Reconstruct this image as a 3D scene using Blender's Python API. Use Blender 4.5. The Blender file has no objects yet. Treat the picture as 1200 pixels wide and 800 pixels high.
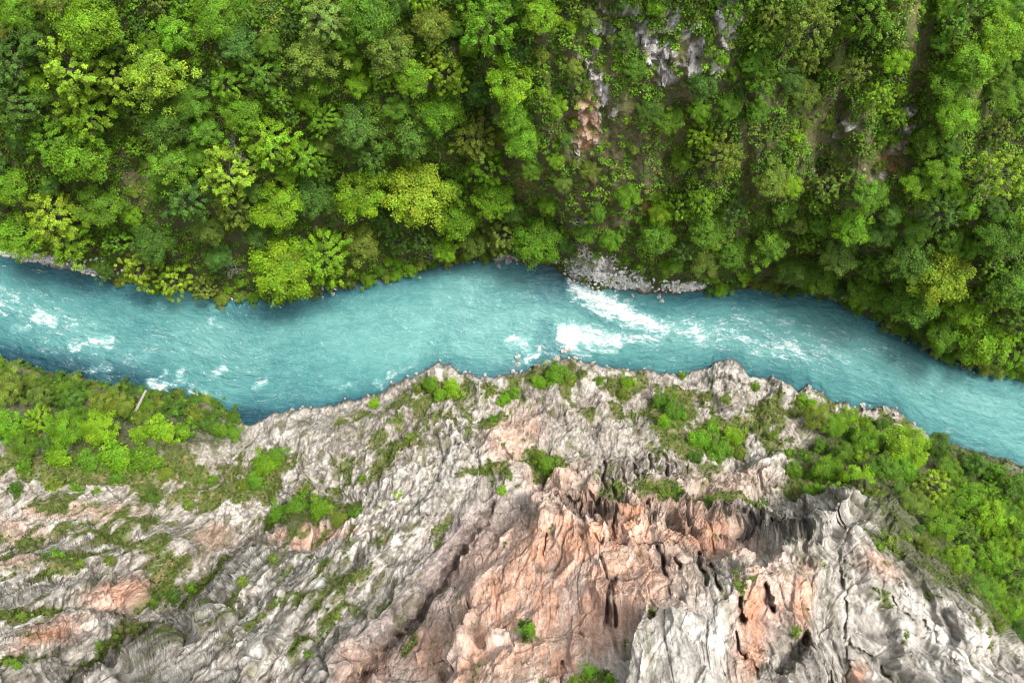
import bpy, math, random
import numpy as np
from mathutils import Vector

# ------------------------------------------------------------------ basics
scene = bpy.context.scene
COL = scene.collection
H = 200.0                      # height of the drone above the river, metres
K = 1.5 / 1200.0               # tangent per picture pixel (24 mm lens on a 36 mm sensor)
rng = np.random.default_rng(7)
random.seed(7)


def sstep(a, b, x):
    t = np.clip((x - a) / (b - a), 0, 1)
    return t * t * (3 - 2 * t)


# ------------------------------------------------------------------ numpy noise
_P = np.random.default_rng(11).permutation(256).astype(np.int64)
_G = np.random.default_rng(12).normal(size=(256, 3))
_G /= np.linalg.norm(_G, axis=1)[:, None]
_R = np.random.default_rng(13).random((256, 4))


def _hash(ix, iy, iz):
    return _P[(_P[(_P[ix & 255] + iy) & 255] + iz) & 255]


def perlin(x, y, z, seed=0):
    x = x + seed * 17.31; y = y + seed * 7.77; z = z + seed * 3.19
    fx = np.floor(x); fy = np.floor(y); fz = np.floor(z)
    ix = fx.astype(np.int64); iy = fy.astype(np.int64); iz = fz.astype(np.int64)
    x = x - fx; y = y - fy; z = z - fz
    u = x * x * x * (x * (x * 6 - 15) + 10)
    v = y * y * y * (y * (y * 6 - 15) + 10)
    w = z * z * z * (z * (z * 6 - 15) + 10)

    def g(a, b, c):
        gr = _G[_hash(ix + a, iy + b, iz + c)]
        return gr[..., 0] * (x - a) + gr[..., 1] * (y - b) + gr[..., 2] * (z - c)
    x00 = g(0, 0, 0) * (1 - u) + g(1, 0, 0) * u
    x10 = g(0, 1, 0) * (1 - u) + g(1, 1, 0) * u
    x01 = g(0, 0, 1) * (1 - u) + g(1, 0, 1) * u
    x11 = g(0, 1, 1) * (1 - u) + g(1, 1, 1) * u
    return ((x00 * (1 - v) + x10 * v) * (1 - w) + (x01 * (1 - v) + x11 * v) * w) * 1.6


def fbm(x, y, z, oct=4, seed=0, gain=0.5):
    a = 1.0; s = 0.0; f = 1.0
    for o in range(oct):
        s = s + a * perlin(x * f, y * f, z * f, seed + o * 3)
        a *= gain; f *= 2.03
    return s


def ridged(x, y, z, oct=3, seed=0):
    a = 1.0; s = 0.0; f = 1.0; n = 0.0
    for o in range(oct):
        s = s + a * (1 - np.abs(perlin(x * f, y * f, z * f, seed + o * 5)) * 1.6)
        n += a; a *= 0.5; f *= 2.1
    return s / n


def worley(x, y, z, seed=0):
    """F1, F2 and a random value of the nearest cell."""
    x = x + seed * 5.13; y = y + seed * 9.7; z = z + seed * 2.3
    ix = np.floor(x).astype(np.int64); iy = np.floor(y).astype(np.int64); iz = np.floor(z).astype(np.int64)
    f1 = np.full(x.shape, 9.0); f2 = np.full(x.shape, 9.0); cid = np.zeros(x.shape)
    for a in (-1, 0, 1):
        for b in (-1, 0, 1):
            for c in (-1, 0, 1):
                r = _R[_hash(ix + a, iy + b, iz + c)]
                d = np.sqrt((ix + a + r[..., 0] - x) ** 2 + (iy + b + r[..., 1] - y) ** 2 + (iz + c + r[..., 2] - z) ** 2)
                near = d < f1
                f2 = np.where(near, f1, np.minimum(f2, d))
                cid = np.where(near, r[..., 3], cid)
                f1 = np.where(near, d, f1)
    return f1, f2, cid


_V = np.random.default_rng(14).normal(size=(256, 3)) * .6


def facet(x, y, z, seed=0):
    """broken rock: every cell is a plane of its own tilt; returns height and how near the cell's edge is."""
    x = x + seed * 5.13; y = y + seed * 9.7; z = z + seed * 2.3
    ix = np.floor(x).astype(np.int64); iy = np.floor(y).astype(np.int64); iz = np.floor(z).astype(np.int64)
    f1 = np.full(x.shape, 9.0); f2 = np.full(x.shape, 9.0); h = np.zeros(x.shape)
    for a in (-1, 0, 1):
        for b in (-1, 0, 1):
            for c in (-1, 0, 1):
                k = _hash(ix + a, iy + b, iz + c); r = _R[k]; v = _V[k]
                dx = x - ix - a - r[..., 0]; dy = y - iy - b - r[..., 1]; dz = z - iz - c - r[..., 2]
                d = np.sqrt(dx * dx + dy * dy + dz * dz)
                near = d < f1
                f2 = np.where(near, f1, np.minimum(f2, d))
                h = np.where(near, v[..., 0] * dx + v[..., 1] * dy + v[..., 2] * dz + .5 * (r[..., 3] - .5), h)
                f1 = np.where(near, d, f1)
    return h, f2 - f1


# ------------------------------------------------------------------ mesh helpers
def mesh_np(name, verts, faces, mat=None, smooth=True, fattrs=None, cattr=None, vattrs=None):
    """faces: (M,4) or (M,3) int array."""
    me = bpy.data.meshes.new(name)
    n = faces.shape[1]
    me.vertices.add(len(verts)); me.vertices.foreach_set("co", np.asarray(verts, np.float32).ravel())
    me.loops.add(faces.size); me.loops.foreach_set("vertex_index", faces.astype(np.int32).ravel())
    me.polygons.add(len(faces))
    me.polygons.foreach_set("loop_start", np.arange(0, faces.size, n, dtype=np.int32))
    me.polygons.foreach_set("loop_total", np.full(len(faces), n, np.int32))
    me.update(calc_edges=True)
    me.polygons.foreach_set("use_smooth", np.full(len(faces), smooth, bool))
    for k, v in (fattrs or {}).items():
        a = me.attributes.new(k, 'FLOAT', 'POINT'); a.data.foreach_set("value", np.asarray(v, np.float32).ravel())
    for k, v in (vattrs or {}).items():
        a = me.attributes.new(k, 'FLOAT_VECTOR', 'POINT'); a.data.foreach_set("vector", np.asarray(v, np.float32).ravel())
    for k, v in (cattr or {}).items():
        a = me.attributes.new(k, 'FLOAT_COLOR', 'POINT')
        c = np.ones((len(verts), 4), np.float32); c[:, :3] = v
        a.data.foreach_set("color", c.ravel())
    if mat is not None:
        me.materials.append(mat)
    return me


def grid_faces(ny, nx):
    i = np.arange(ny * nx).reshape(ny, nx)
    return np.stack([i[:-1, :-1], i[:-1, 1:], i[1:, 1:], i[1:, :-1]], -1).reshape(-1, 4)


def link(name, me, parent=None, **props):
    o = bpy.data.objects.new(name, me); COL.objects.link(o)
    if parent is not None:
        o.parent = parent
    for k, v in props.items():
        o[k] = v
    return o


class Geo:
    """collects vertices and quads."""
    def __init__(s): s.v = []; s.f = []; s.n = 0

    def add(s, v, f):
        s.v.append(np.asarray(v, float)); s.f.append(np.asarray(f, int) + s.n); s.n += len(v)

    def tube(s, pts, rad, seg=7):
        pts = np.asarray(pts, float); n = len(pts)
        t = np.gradient(pts, axis=0); t /= np.linalg.norm(t, axis=1)[:, None] + 1e-9
        ref = np.array([0.31, 0.9, 0.2])
        a = np.cross(t, ref); a /= np.linalg.norm(a, axis=1)[:, None] + 1e-9
        b = np.cross(t, a)
        ang = np.linspace(0, 2 * np.pi, seg, endpoint=False)
        ring = pts[:, None] + np.asarray(rad)[:, None, None] * (np.cos(ang)[None, :, None] * a[:, None] + np.sin(ang)[None, :, None] * b[:, None])
        idx = np.arange(n * seg).reshape(n, seg); nx = np.roll(idx, -1, 1)
        s.add(ring.reshape(-1, 3), np.stack([idx[:-1], nx[:-1], nx[1:], idx[1:]], -1).reshape(-1, 4))

    def mesh(s, name, mat, smooth=True):
        return mesh_np(name, np.concatenate(s.v), np.concatenate(s.f), mat, smooth)


# ------------------------------------------------------------------ materials
def mat_new(name):
    m = bpy.data.materials.new(name); m.use_nodes = True
    nt = m.node_tree; nt.nodes.clear()
    return m, nt, nt.nodes, nt.links


def mat_leaf(name, gain=1.0, trans=0.35):
    m, nt, N, L = mat_new(name)
    out = N.new('ShaderNodeOutputMaterial')
    oi = N.new('ShaderNodeObjectInfo')
    at = N.new('ShaderNodeAttribute'); at.attribute_name = 'tint'
    mul = N.new('ShaderNodeMix'); mul.data_type = 'RGBA'; mul.blend_type = 'MULTIPLY'; mul.inputs[0].default_value = 1
    L.new(oi.outputs['Color'], mul.inputs[6]); L.new(at.outputs['Color'], mul.inputs[7])
    d = N.new('ShaderNodeBsdfDiffuse'); t = N.new('ShaderNodeBsdfTranslucent'); g = N.new('ShaderNodeBsdfGlossy')
    g.inputs['Roughness'].default_value = 0.55; g.inputs['Color'].default_value = (1, 1, 1, 1)
    L.new(mul.outputs[2], d.inputs['Color'])
    warm = N.new('ShaderNodeMix'); warm.data_type = 'RGBA'; warm.blend_type = 'MULTIPLY'; warm.inputs[0].default_value = 1
    warm.inputs[7].default_value = (1.1, 1.25, 0.4, 1)
    L.new(mul.outputs[2], warm.inputs[6]); L.new(warm.outputs[2], t.inputs['Color'])
    mx = N.new('ShaderNodeMixShader'); mx.inputs[0].default_value = trans
    L.new(d.outputs[0], mx.inputs[1]); L.new(t.outputs[0], mx.inputs[2])
    mg = N.new('ShaderNodeMixShader'); mg.inputs[0].default_value = 0.015
    L.new(mx.outputs[0], mg.inputs[1]); L.new(g.outputs[0], mg.inputs[2])
    L.new(mg.outputs[0], out.inputs['Surface'])
    return m


def mat_plain(name, c1, c2, scale=3.0, rough=0.9, bump=0.3):
    m, nt, N, L = mat_new(name)
    out = N.new('ShaderNodeOutputMaterial'); b = N.new('ShaderNodeBsdfPrincipled')
    tc = N.new('ShaderNodeTexCoord'); no = N.new('ShaderNodeTexNoise')
    no.inputs['Scale'].default_value = scale; no.inputs['Detail'].default_value = 6
    L.new(tc.outputs['Object'], no.inputs['Vector'])
    r = N.new('ShaderNodeValToRGB')
    r.color_ramp.elements[0].position = 0.32; r.color_ramp.elements[1].position = 0.68
    r.color_ramp.elements[0].color = (*c1, 1); r.color_ramp.elements[1].color = (*c2, 1)
    L.new(no.outputs['Fac'], r.inputs['Fac']); L.new(r.outputs['Color'], b.inputs['Base Color'])
    b.inputs['Roughness'].default_value = rough
    bp = N.new('ShaderNodeBump'); bp.inputs['Strength'].default_value = bump; bp.inputs['Distance'].default_value = 0.2
    L.new(no.outputs['Fac'], bp.inputs['Height']); L.new(bp.outputs['Normal'], b.inputs['Normal'])
    L.new(b.outputs[0], out.inputs['Surface'])
    return m


def mat_terrain(name, detail=1.0):
    """albedo comes from a per-vertex colour (rock kinds, lichen, soil, turf, painted cleft shade); the nodes add the finer grain and relief."""
    m, nt, N, L = mat_new(name)
    out = N.new('ShaderNodeOutputMaterial'); b = N.new('ShaderNodeBsdfPrincipled')
    at = N.new('ShaderNodeAttribute'); at.attribute_name = 'albedo'
    gm = N.new('ShaderNodeNewGeometry')
    mp = N.new('ShaderNodeMapping'); mp.inputs['Scale'].default_value = (1.0, 1.0, 0.38)
    L.new(gm.outputs['Position'], mp.inputs['Vector'])
    n1 = N.new('ShaderNodeTexNoise'); n1.inputs['Scale'].default_value = 1.7; n1.inputs['Detail'].default_value = 8; n1.inputs['Roughness'].default_value = 0.8
    n1.noise_type = 'FBM'
    n2 = N.new('ShaderNodeTexNoise'); n2.inputs['Scale'].default_value = 4.2; n2.inputs['Detail'].default_value = 5; n2.inputs['Roughness'].default_value = 0.7
    L.new(mp.outputs['Vector'], n1.inputs['Vector']); L.new(mp.outputs['Vector'], n2.inputs['Vector'])
    mr = N.new('ShaderNodeMapRange'); mr.inputs['From Min'].default_value = 0.3; mr.inputs['From Max'].default_value = 0.7
    mr.inputs['To Min'].default_value = 0.42; mr.inputs['To Max'].default_value = 1.5
    L.new(n1.outputs['Fac'], mr.inputs['Value'])
    sc = N.new('ShaderNodeVectorMath'); sc.operation = 'SCALE'
    L.new(at.outputs['Color'], sc.inputs[0]); L.new(mr.outputs['Result'], sc.inputs['Scale'])
    L.new(sc.outputs['Vector'], b.inputs['Base Color'])
    b.inputs['Roughness'].default_value = 0.92
    b.inputs['Specular IOR Level'].default_value = 0.25
    ad = N.new('ShaderNodeMath'); ad.operation = 'MULTIPLY_ADD'; ad.inputs[1].default_value = 0.5
    L.new(n2.outputs['Fac'], ad.inputs[0]); L.new(n1.outputs['Fac'], ad.inputs[2])
    bp = N.new('ShaderNodeBump'); bp.inputs['Strength'].default_value = 0.6; bp.inputs['Distance'].default_value = 0.7 * detail
    L.new(ad.outputs[0], bp.inputs['Height']); L.new(bp.outputs['Normal'], b.inputs['Normal'])
    L.new(b.outputs[0], out.inputs['Surface'])
    return m


def mat_water(name):
    m, nt, N, L = mat_new(name)
    out = N.new('ShaderNodeOutputMaterial'); b = N.new('ShaderNodeBsdfPrincipled')

    def attr(n):
        a = N.new('ShaderNodeAttribute'); a.attribute_name = n; return a

    def noise(vec, scale, detail, rough=0.6, dist=0.0, vscale=(1, 1, 1)):
        mp = N.new('ShaderNodeMapping'); mp.inputs['Scale'].default_value = vscale
        L.new(vec, mp.inputs['Vector'])
        n = N.new('ShaderNodeTexNoise'); n.inputs['Scale'].default_value = scale; n.inputs['Detail'].default_value = detail
        n.inputs['Roughness'].default_value = rough; n.inputs['Distortion'].default_value = dist
        L.new(mp.outputs['Vector'], n.inputs['Vector']); return n.outputs['Fac']

    def math_(op, a, bb, c=None):
        n = N.new('ShaderNodeMath'); n.operation = op
        for i, v in enumerate((a, bb, c)):
            if v is None: continue
            if isinstance(v, (int, float)): n.inputs[i].default_value = v
            else: L.new(v, n.inputs[i])
        return n.outputs[0]

    def mr(v, a, bb, c=0.0, d=1.0, kind='SMOOTHSTEP'):
        n = N.new('ShaderNodeMapRange'); n.interpolation_type = kind
        n.inputs['From Min'].default_value = a; n.inputs['From Max'].default_value = bb
        n.inputs['To Min'].default_value = c; n.inputs['To Max'].default_value = d
        L.new(v, n.inputs['Value']); return n.outputs['Result']

    flow = attr('flow').outputs['Vector']
    foam = attr('foam').outputs['Fac']
    shade_depth = attr('shade_depth').outputs['Fac']
    rough_w = attr('rough').outputs['Fac']
    # silt clouds and current streaks, added to the painted bank shade
    big = noise(flow, 0.045, 5, 0.6, 0.6, (0.6, 1.2, 1))
    streak = noise(flow, 0.35, 6, 0.65, 0.8, (0.45, 1.3, 1))
    f = math_('ADD', shade_depth, math_('MULTIPLY_ADD', big, 0.95, -0.475))
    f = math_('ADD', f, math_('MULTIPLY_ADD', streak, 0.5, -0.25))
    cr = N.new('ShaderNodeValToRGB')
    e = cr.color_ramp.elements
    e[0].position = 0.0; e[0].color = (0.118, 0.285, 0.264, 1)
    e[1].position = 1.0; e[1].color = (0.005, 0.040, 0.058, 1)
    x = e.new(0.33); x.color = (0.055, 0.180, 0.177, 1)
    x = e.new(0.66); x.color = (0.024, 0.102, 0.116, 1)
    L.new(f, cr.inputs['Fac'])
    # foam: torn, veined
    fn1 = noise(flow, 0.62, 8, 0.68, 1.0, (0.32, 1.25, 1))
    fn2 = noise(flow, 2.3, 6, 0.75, 0.8, (0.5, 1.15, 1))
    s = math_('MULTIPLY_ADD', foam, 1.10, -0.42)
    s = math_('ADD', s, math_('MULTIPLY_ADD', fn1, 2.9, -1.45))
    s = math_('ADD', s, math_('MULTIPLY_ADD', fn2, 2.4, -1.2))
    fm = mr(s, 0.0, .92)
    milky = mr(foam, 0.03, 0.9, 0.0, 0.6)          # air-filled water round the foam
    mx0 = N.new('ShaderNodeMix'); mx0.data_type = 'RGBA'; mx0.inputs[7].default_value = (0.20, 0.43, 0.41, 1)
    L.new(milky, mx0.inputs[0]); L.new(cr.outputs['Color'], mx0.inputs[6])
    mx = N.new('ShaderNodeMix'); mx.data_type = 'RGBA'; mx.inputs[7].default_value = (0.80, 0.84, 0.84, 1)
    L.new(fm, mx.inputs[0]); L.new(mx0.outputs[2], mx.inputs[6])
    L.new(mx.outputs[2], b.inputs['Base Color'])
    L.new(mr(fm, 0, 1, 0.16, 0.8, 'LINEAR'), b.inputs['Roughness'])
    b.inputs['IOR'].default_value = 1.33
    # ripples
    r1 = noise(flow, 0.8, 5, 0.62, 0.7, (0.55, 1.2, 1))
    r2 = noise(flow, 0.22, 4, 0.6, 0.8, (0.6, 1.2, 1))
    hh = math_('MULTIPLY', math_('ADD', r1, math_('MULTIPLY', r2, 1.6)), math_('MULTIPLY_ADD', rough_w, 1.0, 0.30))
    hh = math_('ADD', hh, math_('MULTIPLY', fm, 0.35))
    bp = N.new('ShaderNodeBump'); bp.inputs['Strength'].default_value = 0.6; bp.inputs['Distance'].default_value = 1.1
    L.new(hh, bp.inputs['Height']); L.new(bp.outputs['Normal'], b.inputs['Normal'])
    L.new(b.outputs[0], out.inputs['Surface'])
    return m


M_LEAF = mat_leaf('leaf')
M_BARK = mat_plain('bark', (0.045, 0.035, 0.026), (0.14, 0.115, 0.09), 5.0)
M_DEAD = mat_plain('dead_wood', (0.17, 0.15, 0.13), (0.36, 0.33, 0.30), 6.0)
M_STONE = mat_plain('boulder_stone', (0.11, 0.105, 0.095), (0.42, 0.40, 0.37), 1.2, 0.85, 0.8)
M_PEBBLE = mat_plain('pebble_stone', (0.42, 0.405, 0.38), (0.78, 0.765, 0.73), 0.9, 0.9, 0.6)
M_CLIFF = mat_terrain('cliff_rock', 1.0)
M_HILL = mat_terrain('hill_soil', 0.7)
M_WATER = mat_water('river_water')

# ------------------------------------------------------------------ layout of the canyon (picture pixels of the 1200 x 800 photograph -> relief)
NB = np.array([(-1500, 120), (-600, 190), (-200, 270), (0, 297), (60, 310), (130, 324), (190, 335), (250, 346), (330, 345), (400, 334), (450, 322),
               (500, 310), (560, 301), (600, 303), (650, 310), (672, 327), (690, 335), (740, 338), (790, 342), (850, 334), (900, 335), (950, 341),
               (990, 357), (1030, 373), (1070, 394), (1100, 412), (1150, 428), (1200, 438), (1400, 500), (2700, 900)], float)
SB = np.array([(-1500, 300), (-600, 340), (-200, 395), (0, 420), (40, 432), (90, 444), (140, 458), (200, 464), (250, 474), (272, 490), (296, 499), (320, 488),
               (340, 480), (400, 474), (430, 465), (470, 450), (500, 432), (515, 425), (530, 431), (545, 440), (585, 441), (612, 436), (640, 426), (660, 421),
               (690, 428), (730, 433), (790, 437), (828, 433), (842, 424), (852, 422), (866, 428), (878, 442), (890, 446), (905, 442), (918, 449), (936, 458), (948, 450),
               (962, 460), (980, 472), (1010, 480), (1030, 476), (1048, 480), (1062, 492), (1090, 512), (1140, 527), (1200, 547), (1400, 615), (2700, 1050)], float)


_BX = np.arange(-1500, 2700, 1.0)
_NBT = np.interp(_BX, NB[:, 0], NB[:, 1]) + 3.2 * fbm(_BX / 19, _BX * 0 + .3, _BX * 0, 4, 81)
_SBT = np.interp(_BX, SB[:, 0], SB[:, 1]) + 4.4 * fbm(_BX / 13, _BX * 0 + .7, _BX * 0, 5, 82) * (1 + .5 * perlin(_BX / 60, _BX * 0, _BX * 0, 83))


def nbank(px): return np.interp(px, _BX, _NBT)
def sbank(px): return np.interp(px, _BX, _SBT)


CS = np.array([
    (-900, 420, 3), (-900, 560, 25), (-900, 800, 85), (-300, 470, 4), (-300, 600, 30), (-300, 720, 75), (-200, 800, 92),
    (0, 440, 2), (100, 462, 2), (200, 482, 3), (262, 492, 2.5), (0, 500, 8), (100, 510, 9), (200, 516, 8), (0, 550, 17), (100, 560, 18), (200, 556, 15), (280, 540, 13),
    (320, 505, 10), (0, 592, 27), (100, 602, 30), (200, 602, 26), (290, 592, 21), (0, 650, 52), (100, 650, 50), (200, 640, 40), (268, 628, 29),
    (316, 610, 22), (0, 700, 70), (80, 700, 66), (150, 700, 57), (215, 685, 44), (190, 712, 52), (230, 688, 46), (150, 752, 66), (90, 800, 84), (0, 760, 86), (0, 800, 94), (60, 780, 84),
    (400, 585, 40), (345, 628, 46), (300, 672, 64), (230, 742, 84), (160, 790, 98), (400, 640, 58), (400, 700, 78), (300, 750, 91), (300, 800, 102), (400, 800, 103),
    (450, 600, 50), (500, 562, 40), (480, 520, 28), (400, 520, 24), (440, 492, 13), (500, 455, 8), (520, 440, 5), (350, 503, 10), (340, 540, 21), (380, 560, 30), (360, 600, 32),
    (560, 560, 38), (600, 500, 22), (560, 470, 12), (620, 460, 8), (700, 460, 8), (700, 500, 20), (700, 540, 33), (650, 580, 46), (650, 620, 62), (600, 620, 55),
    (540, 680, 68), (560, 700, 78), (600, 700, 84), (500, 760, 90), (450, 790, 96), (560, 800, 110), (650, 700, 86), (700, 640, 72), (760, 600, 57), (750, 640, 74),
    (700, 760, 104), (700, 800, 112), (800, 800, 114), (800, 700, 93), (800, 645, 76), (800, 590, 46), (850, 598, 45), (895, 606, 47), (850, 652, 82), (915, 645, 82), (955, 652, 82),
    (980, 700, 93), (900, 720, 99), (900, 800, 115), (800, 520, 22), (850, 520, 18), (900, 540, 24), (880, 560, 31), (840, 570, 34), (850, 440, 5), (850, 465, 8), (905, 480, 10),
    (950, 500, 14), (950, 560, 28), (1000, 560, 32), (1040, 592, 50), (1000, 622, 66), (985, 605, 58), (1050, 700, 82), (1100, 742, 89), (1150, 772, 95), (1050, 760, 99),
    (1000, 760, 105), (1000, 800, 113), (1100, 800, 105), (1190, 797, 98), (1040, 515, 11), (1100, 540, 11), (1200, 565, 5), (1100, 600, 28), (1150, 640, 30),
    (1200, 680, 34), (1142, 664, 40), (1185, 715, 46), (1215, 748, 52), (1200, 620, 20), (1060, 645, 64), (1085, 670, 73), (1120, 702, 81), (1150, 732, 88), (1075, 622, 52), (1400, 700, 28), (1400, 800, 62), (1400, 650, 8), (1900, 830, 10), (1900, 1100, 70),
    (-200, 1000, 112), (0, 900, 108), (600, 900, 118), (600, 1200, 124), (0, 1200, 122), (1200, 900, 112), (1200, 1200, 122), (1600, 1200, 110), (-900, 1200, 115)], float)


def tps_fit(pts, z, lam=0.4):
    n = len(pts)
    d = np.linalg.norm(pts[:, None] - pts[None], axis=-1) / 100
    A = np.where(d > 0, d * d * np.log(d + 1e-12), 0) + lam * 0.02 * np.eye(n)
    Pm = np.concatenate([np.ones((n, 1)), pts / 100], 1)
    M = np.block([[A, Pm], [Pm.T, np.zeros((3, 3))]])
    return np.linalg.solve(M, np.concatenate([z, np.zeros(3)]))


def tps_eval(w, pts, q):
    sh = q.shape[:-1]; q = q.reshape(-1, 2); out = np.zeros(len(q))
    for i in range(0, len(q), 20000):
        s = q[i:i + 20000]
        d = np.linalg.norm(s[:, None] - pts[None], axis=-1) / 100
        out[i:i + 20000] = np.where(d > 0, d * d * np.log(d + 1e-12), 0) @ w[:len(pts)] + w[len(pts)] + (s / 100) @ w[len(pts) + 1:]
    return out.reshape(sh)


_sb_pts = np.array([(x, sbank(x) + 1) for x in list(range(-900, 0, 150)) + list(range(0, 1201, 50)) + [1300, 1400, 1650, 1900]], float)
_cp = np.concatenate([CS[:, :2], _sb_pts]); _cz = np.concatenate([CS[:, 2], np.full(len(_sb_pts), 0.6)])
_w = tps_fit(_cp, _cz)
_CX = np.arange(-950, 2000, 8.0); _CY = np.arange(280, 1300, 8.0)
_ZS = tps_eval(_w, _cp, np.stack(np.meshgrid(_CX, _CY), -1))
_ZS = np.clip(_ZS, -1, 126)


def bilin(tab, X, Y, px, py):
    fx = np.clip((px - X[0]) / (X[1] - X[0]), 0, len(X) - 1.001); fy = np.clip((py - Y[0]) / (Y[1] - Y[0]), 0, len(Y) - 1.001)
    ix = fx.astype(int); iy = fy.astype(int); u = fx - ix; v = fy - iy
    return (tab[iy, ix] * (1 - u) + tab[iy, ix + 1] * u) * (1 - v) + (tab[iy + 1, ix] * (1 - u) + tab[iy + 1, ix + 1] * u) * v


def seg_dist(px, py, line):
    d = np.full(px.shape, 1e9)
    for (x0, y0), (x1, y1) in zip(line[:-1], line[1:]):
        vx, vy = x1 - x0, y1 - y0
        t = np.clip(((px - x0) * vx + (py - y0) * vy) / (vx * vx + vy * vy + 1e-9), 0, 1)
        d = np.minimum(d, np.hypot(px - x0 - t * vx, py - y0 - t * vy))
    return d


# clefts, gullies and overhangs of the south cliff: polyline, half width (px), depth (m)
LINES = [
    ([(335, 600), (290, 642), (235, 690), (160, 747), (80, 805)], 10, 9), ([(578, 588), (545, 640), (515, 690), (470, 740), (415, 805)], 8.2, 7),
    ([(560, 620), (530, 670), (500, 700)], 4, 4), ([(709, 535), (708, 560), (709, 606)], 3.2, 8), ([(697, 590), (686, 612)], 4, 6), ([(680, 588), (675, 612)], 1.8, 4),
    ([(672, 590), (668, 613)], 1.8, 4), ([(662, 600), (659, 612)], 1.8, 4), ([(725, 588), (721, 612), (717, 638)], 3.2, 7), ([(760, 585), (763, 600), (762, 618)], 2.6, 6),
    ([(790, 596), (796, 620), (800, 638)], 3.2, 7), ([(830, 622), (836, 640)], 2.6, 5), ([(770, 646), (778, 664), (781, 680)], 4, 8), ([(795, 659), (797, 677)], 2.2, 6),
    ([(818, 652), (824, 672), (830, 690)], 3.6, 8), ([(834, 657), (839, 676), (843, 694)], 3.2, 8), ([(898, 682), (906, 703)], 3.8, 8), ([(868, 698), (872, 720)], 4.5, 7),
    ([(716, 690), (712, 725)], 4.5, 7), ([(722, 684), (720, 728)], 3, 6), ([(707, 660), (712, 690)], 2.5, 4), ([(643, 634), (636, 655)], 1.6, 4), ([(583, 680), (574, 692)], 2.5, 4),
    ([(660, 760), (657, 797)], 3, 5), ([(650, 589), (680, 583), (710, 576), (740, 573)], 3.2, 6), ([(700, 642), (730, 641), (760, 641), (800, 645)], 2.0, 3.5),
    ([(878, 614), (905, 622), (948, 629)], 7, 9), ([(832, 604), (856, 609), (880, 616)], 5, 7), ([(945, 588), (944, 626)], 3, 5), ([(985, 636), (1000, 690), (1005, 738), (1030, 752), (1056, 805)], 2.4, 4),
    ([(948, 735), (925, 760), (898, 792)], 10, 5), ([(1003, 735), (1003, 805)], 1.8, 4), ([(980, 765), (985, 805)], 1.8, 4), ([(862, 735), (868, 760), (890, 805)], 2.6, 5),
    ([(990, 650), (1040, 676), (1060, 690)], 2.0, 3), ([(1040, 700), (1090, 745), (1130, 790)], 1.6, 2.5), ([(985, 580), (1000, 604), (990, 632)], 2, 4),
    ([(380, 600), (350, 650), (280, 735)], 2.2, 3), ([(450, 600), (380, 700), (300, 800)], 2.4, 3), ([(500, 600), (440, 680), (350, 800)], 2.0, 2.5),
    ([(120, 690), (145, 672), (170, 690)], 3, 4), ([(30, 738), (90, 730), (165, 715)], 2.6, 4), ([(0, 690), (60, 676), (120, 670)], 2.6, 3), ([(0, 645), (70, 632), (160, 630)], 2.6, 3),
    ([(700, 540), (735, 528), (790, 545)], 2.5, 4), ([(730, 540), (733, 565)], 2.2, 6), ([(762, 530), (765, 552)], 2.2, 6), ([(778, 534), (782, 556)], 2.2, 6), ([(805, 545), (808, 566)], 2.0, 6),
    ([(744, 535), (747, 556)], 1.8, 5), ([(560, 530), (558, 560)], 2, 4), ([(590, 528), (600, 540)], 3, 4), ([(500, 500), (515, 520), (520, 540)], 3, 4), ([(600, 440), (606, 470), (590, 500)], 3, 3),
]
RIDGES = [([(600, 560), (510, 645), (372, 805)], 13, 4.5), ([(545, 560), (450, 640), (265, 805)], 12, 4.0), ([(470, 575), (380, 650), (200, 805)], 12, 3.5), ([(985, 645), (1040, 700), (1120, 800)], 20, 3), ([(0, 668), (80, 655), (150, 648)], 10, 3), ([(0, 712), (70, 700), (150, 690)], 10, 3.5), ([(0, 760), (60, 752), (120, 738)], 10, 3), ([(345, 618), (300, 662), (235, 728), (150, 800)], 16, 9), ([(640, 615), (600, 665), (560, 720), (530, 800)], 16, 3), ([(700, 618), (770, 612), (800, 650)], 14, 3),
          ([(850, 640), (930, 640), (965, 655)], 10, 4), ([(1000, 600), (1045, 588), (1055, 612)], 12, 5), ([(838, 436), (852, 428), (868, 440)], 9, 3.5), ([(900, 462), (908, 450), (915, 462)], 8, 3),
          ([(506, 446), (520, 433), (530, 445)], 8, 3), ([(880, 545), (895, 540), (905, 560)], 10, 4), ([(560, 455), (575, 450)], 10, 2), ([(945, 460), (950, 454)], 5, 2)]


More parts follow.
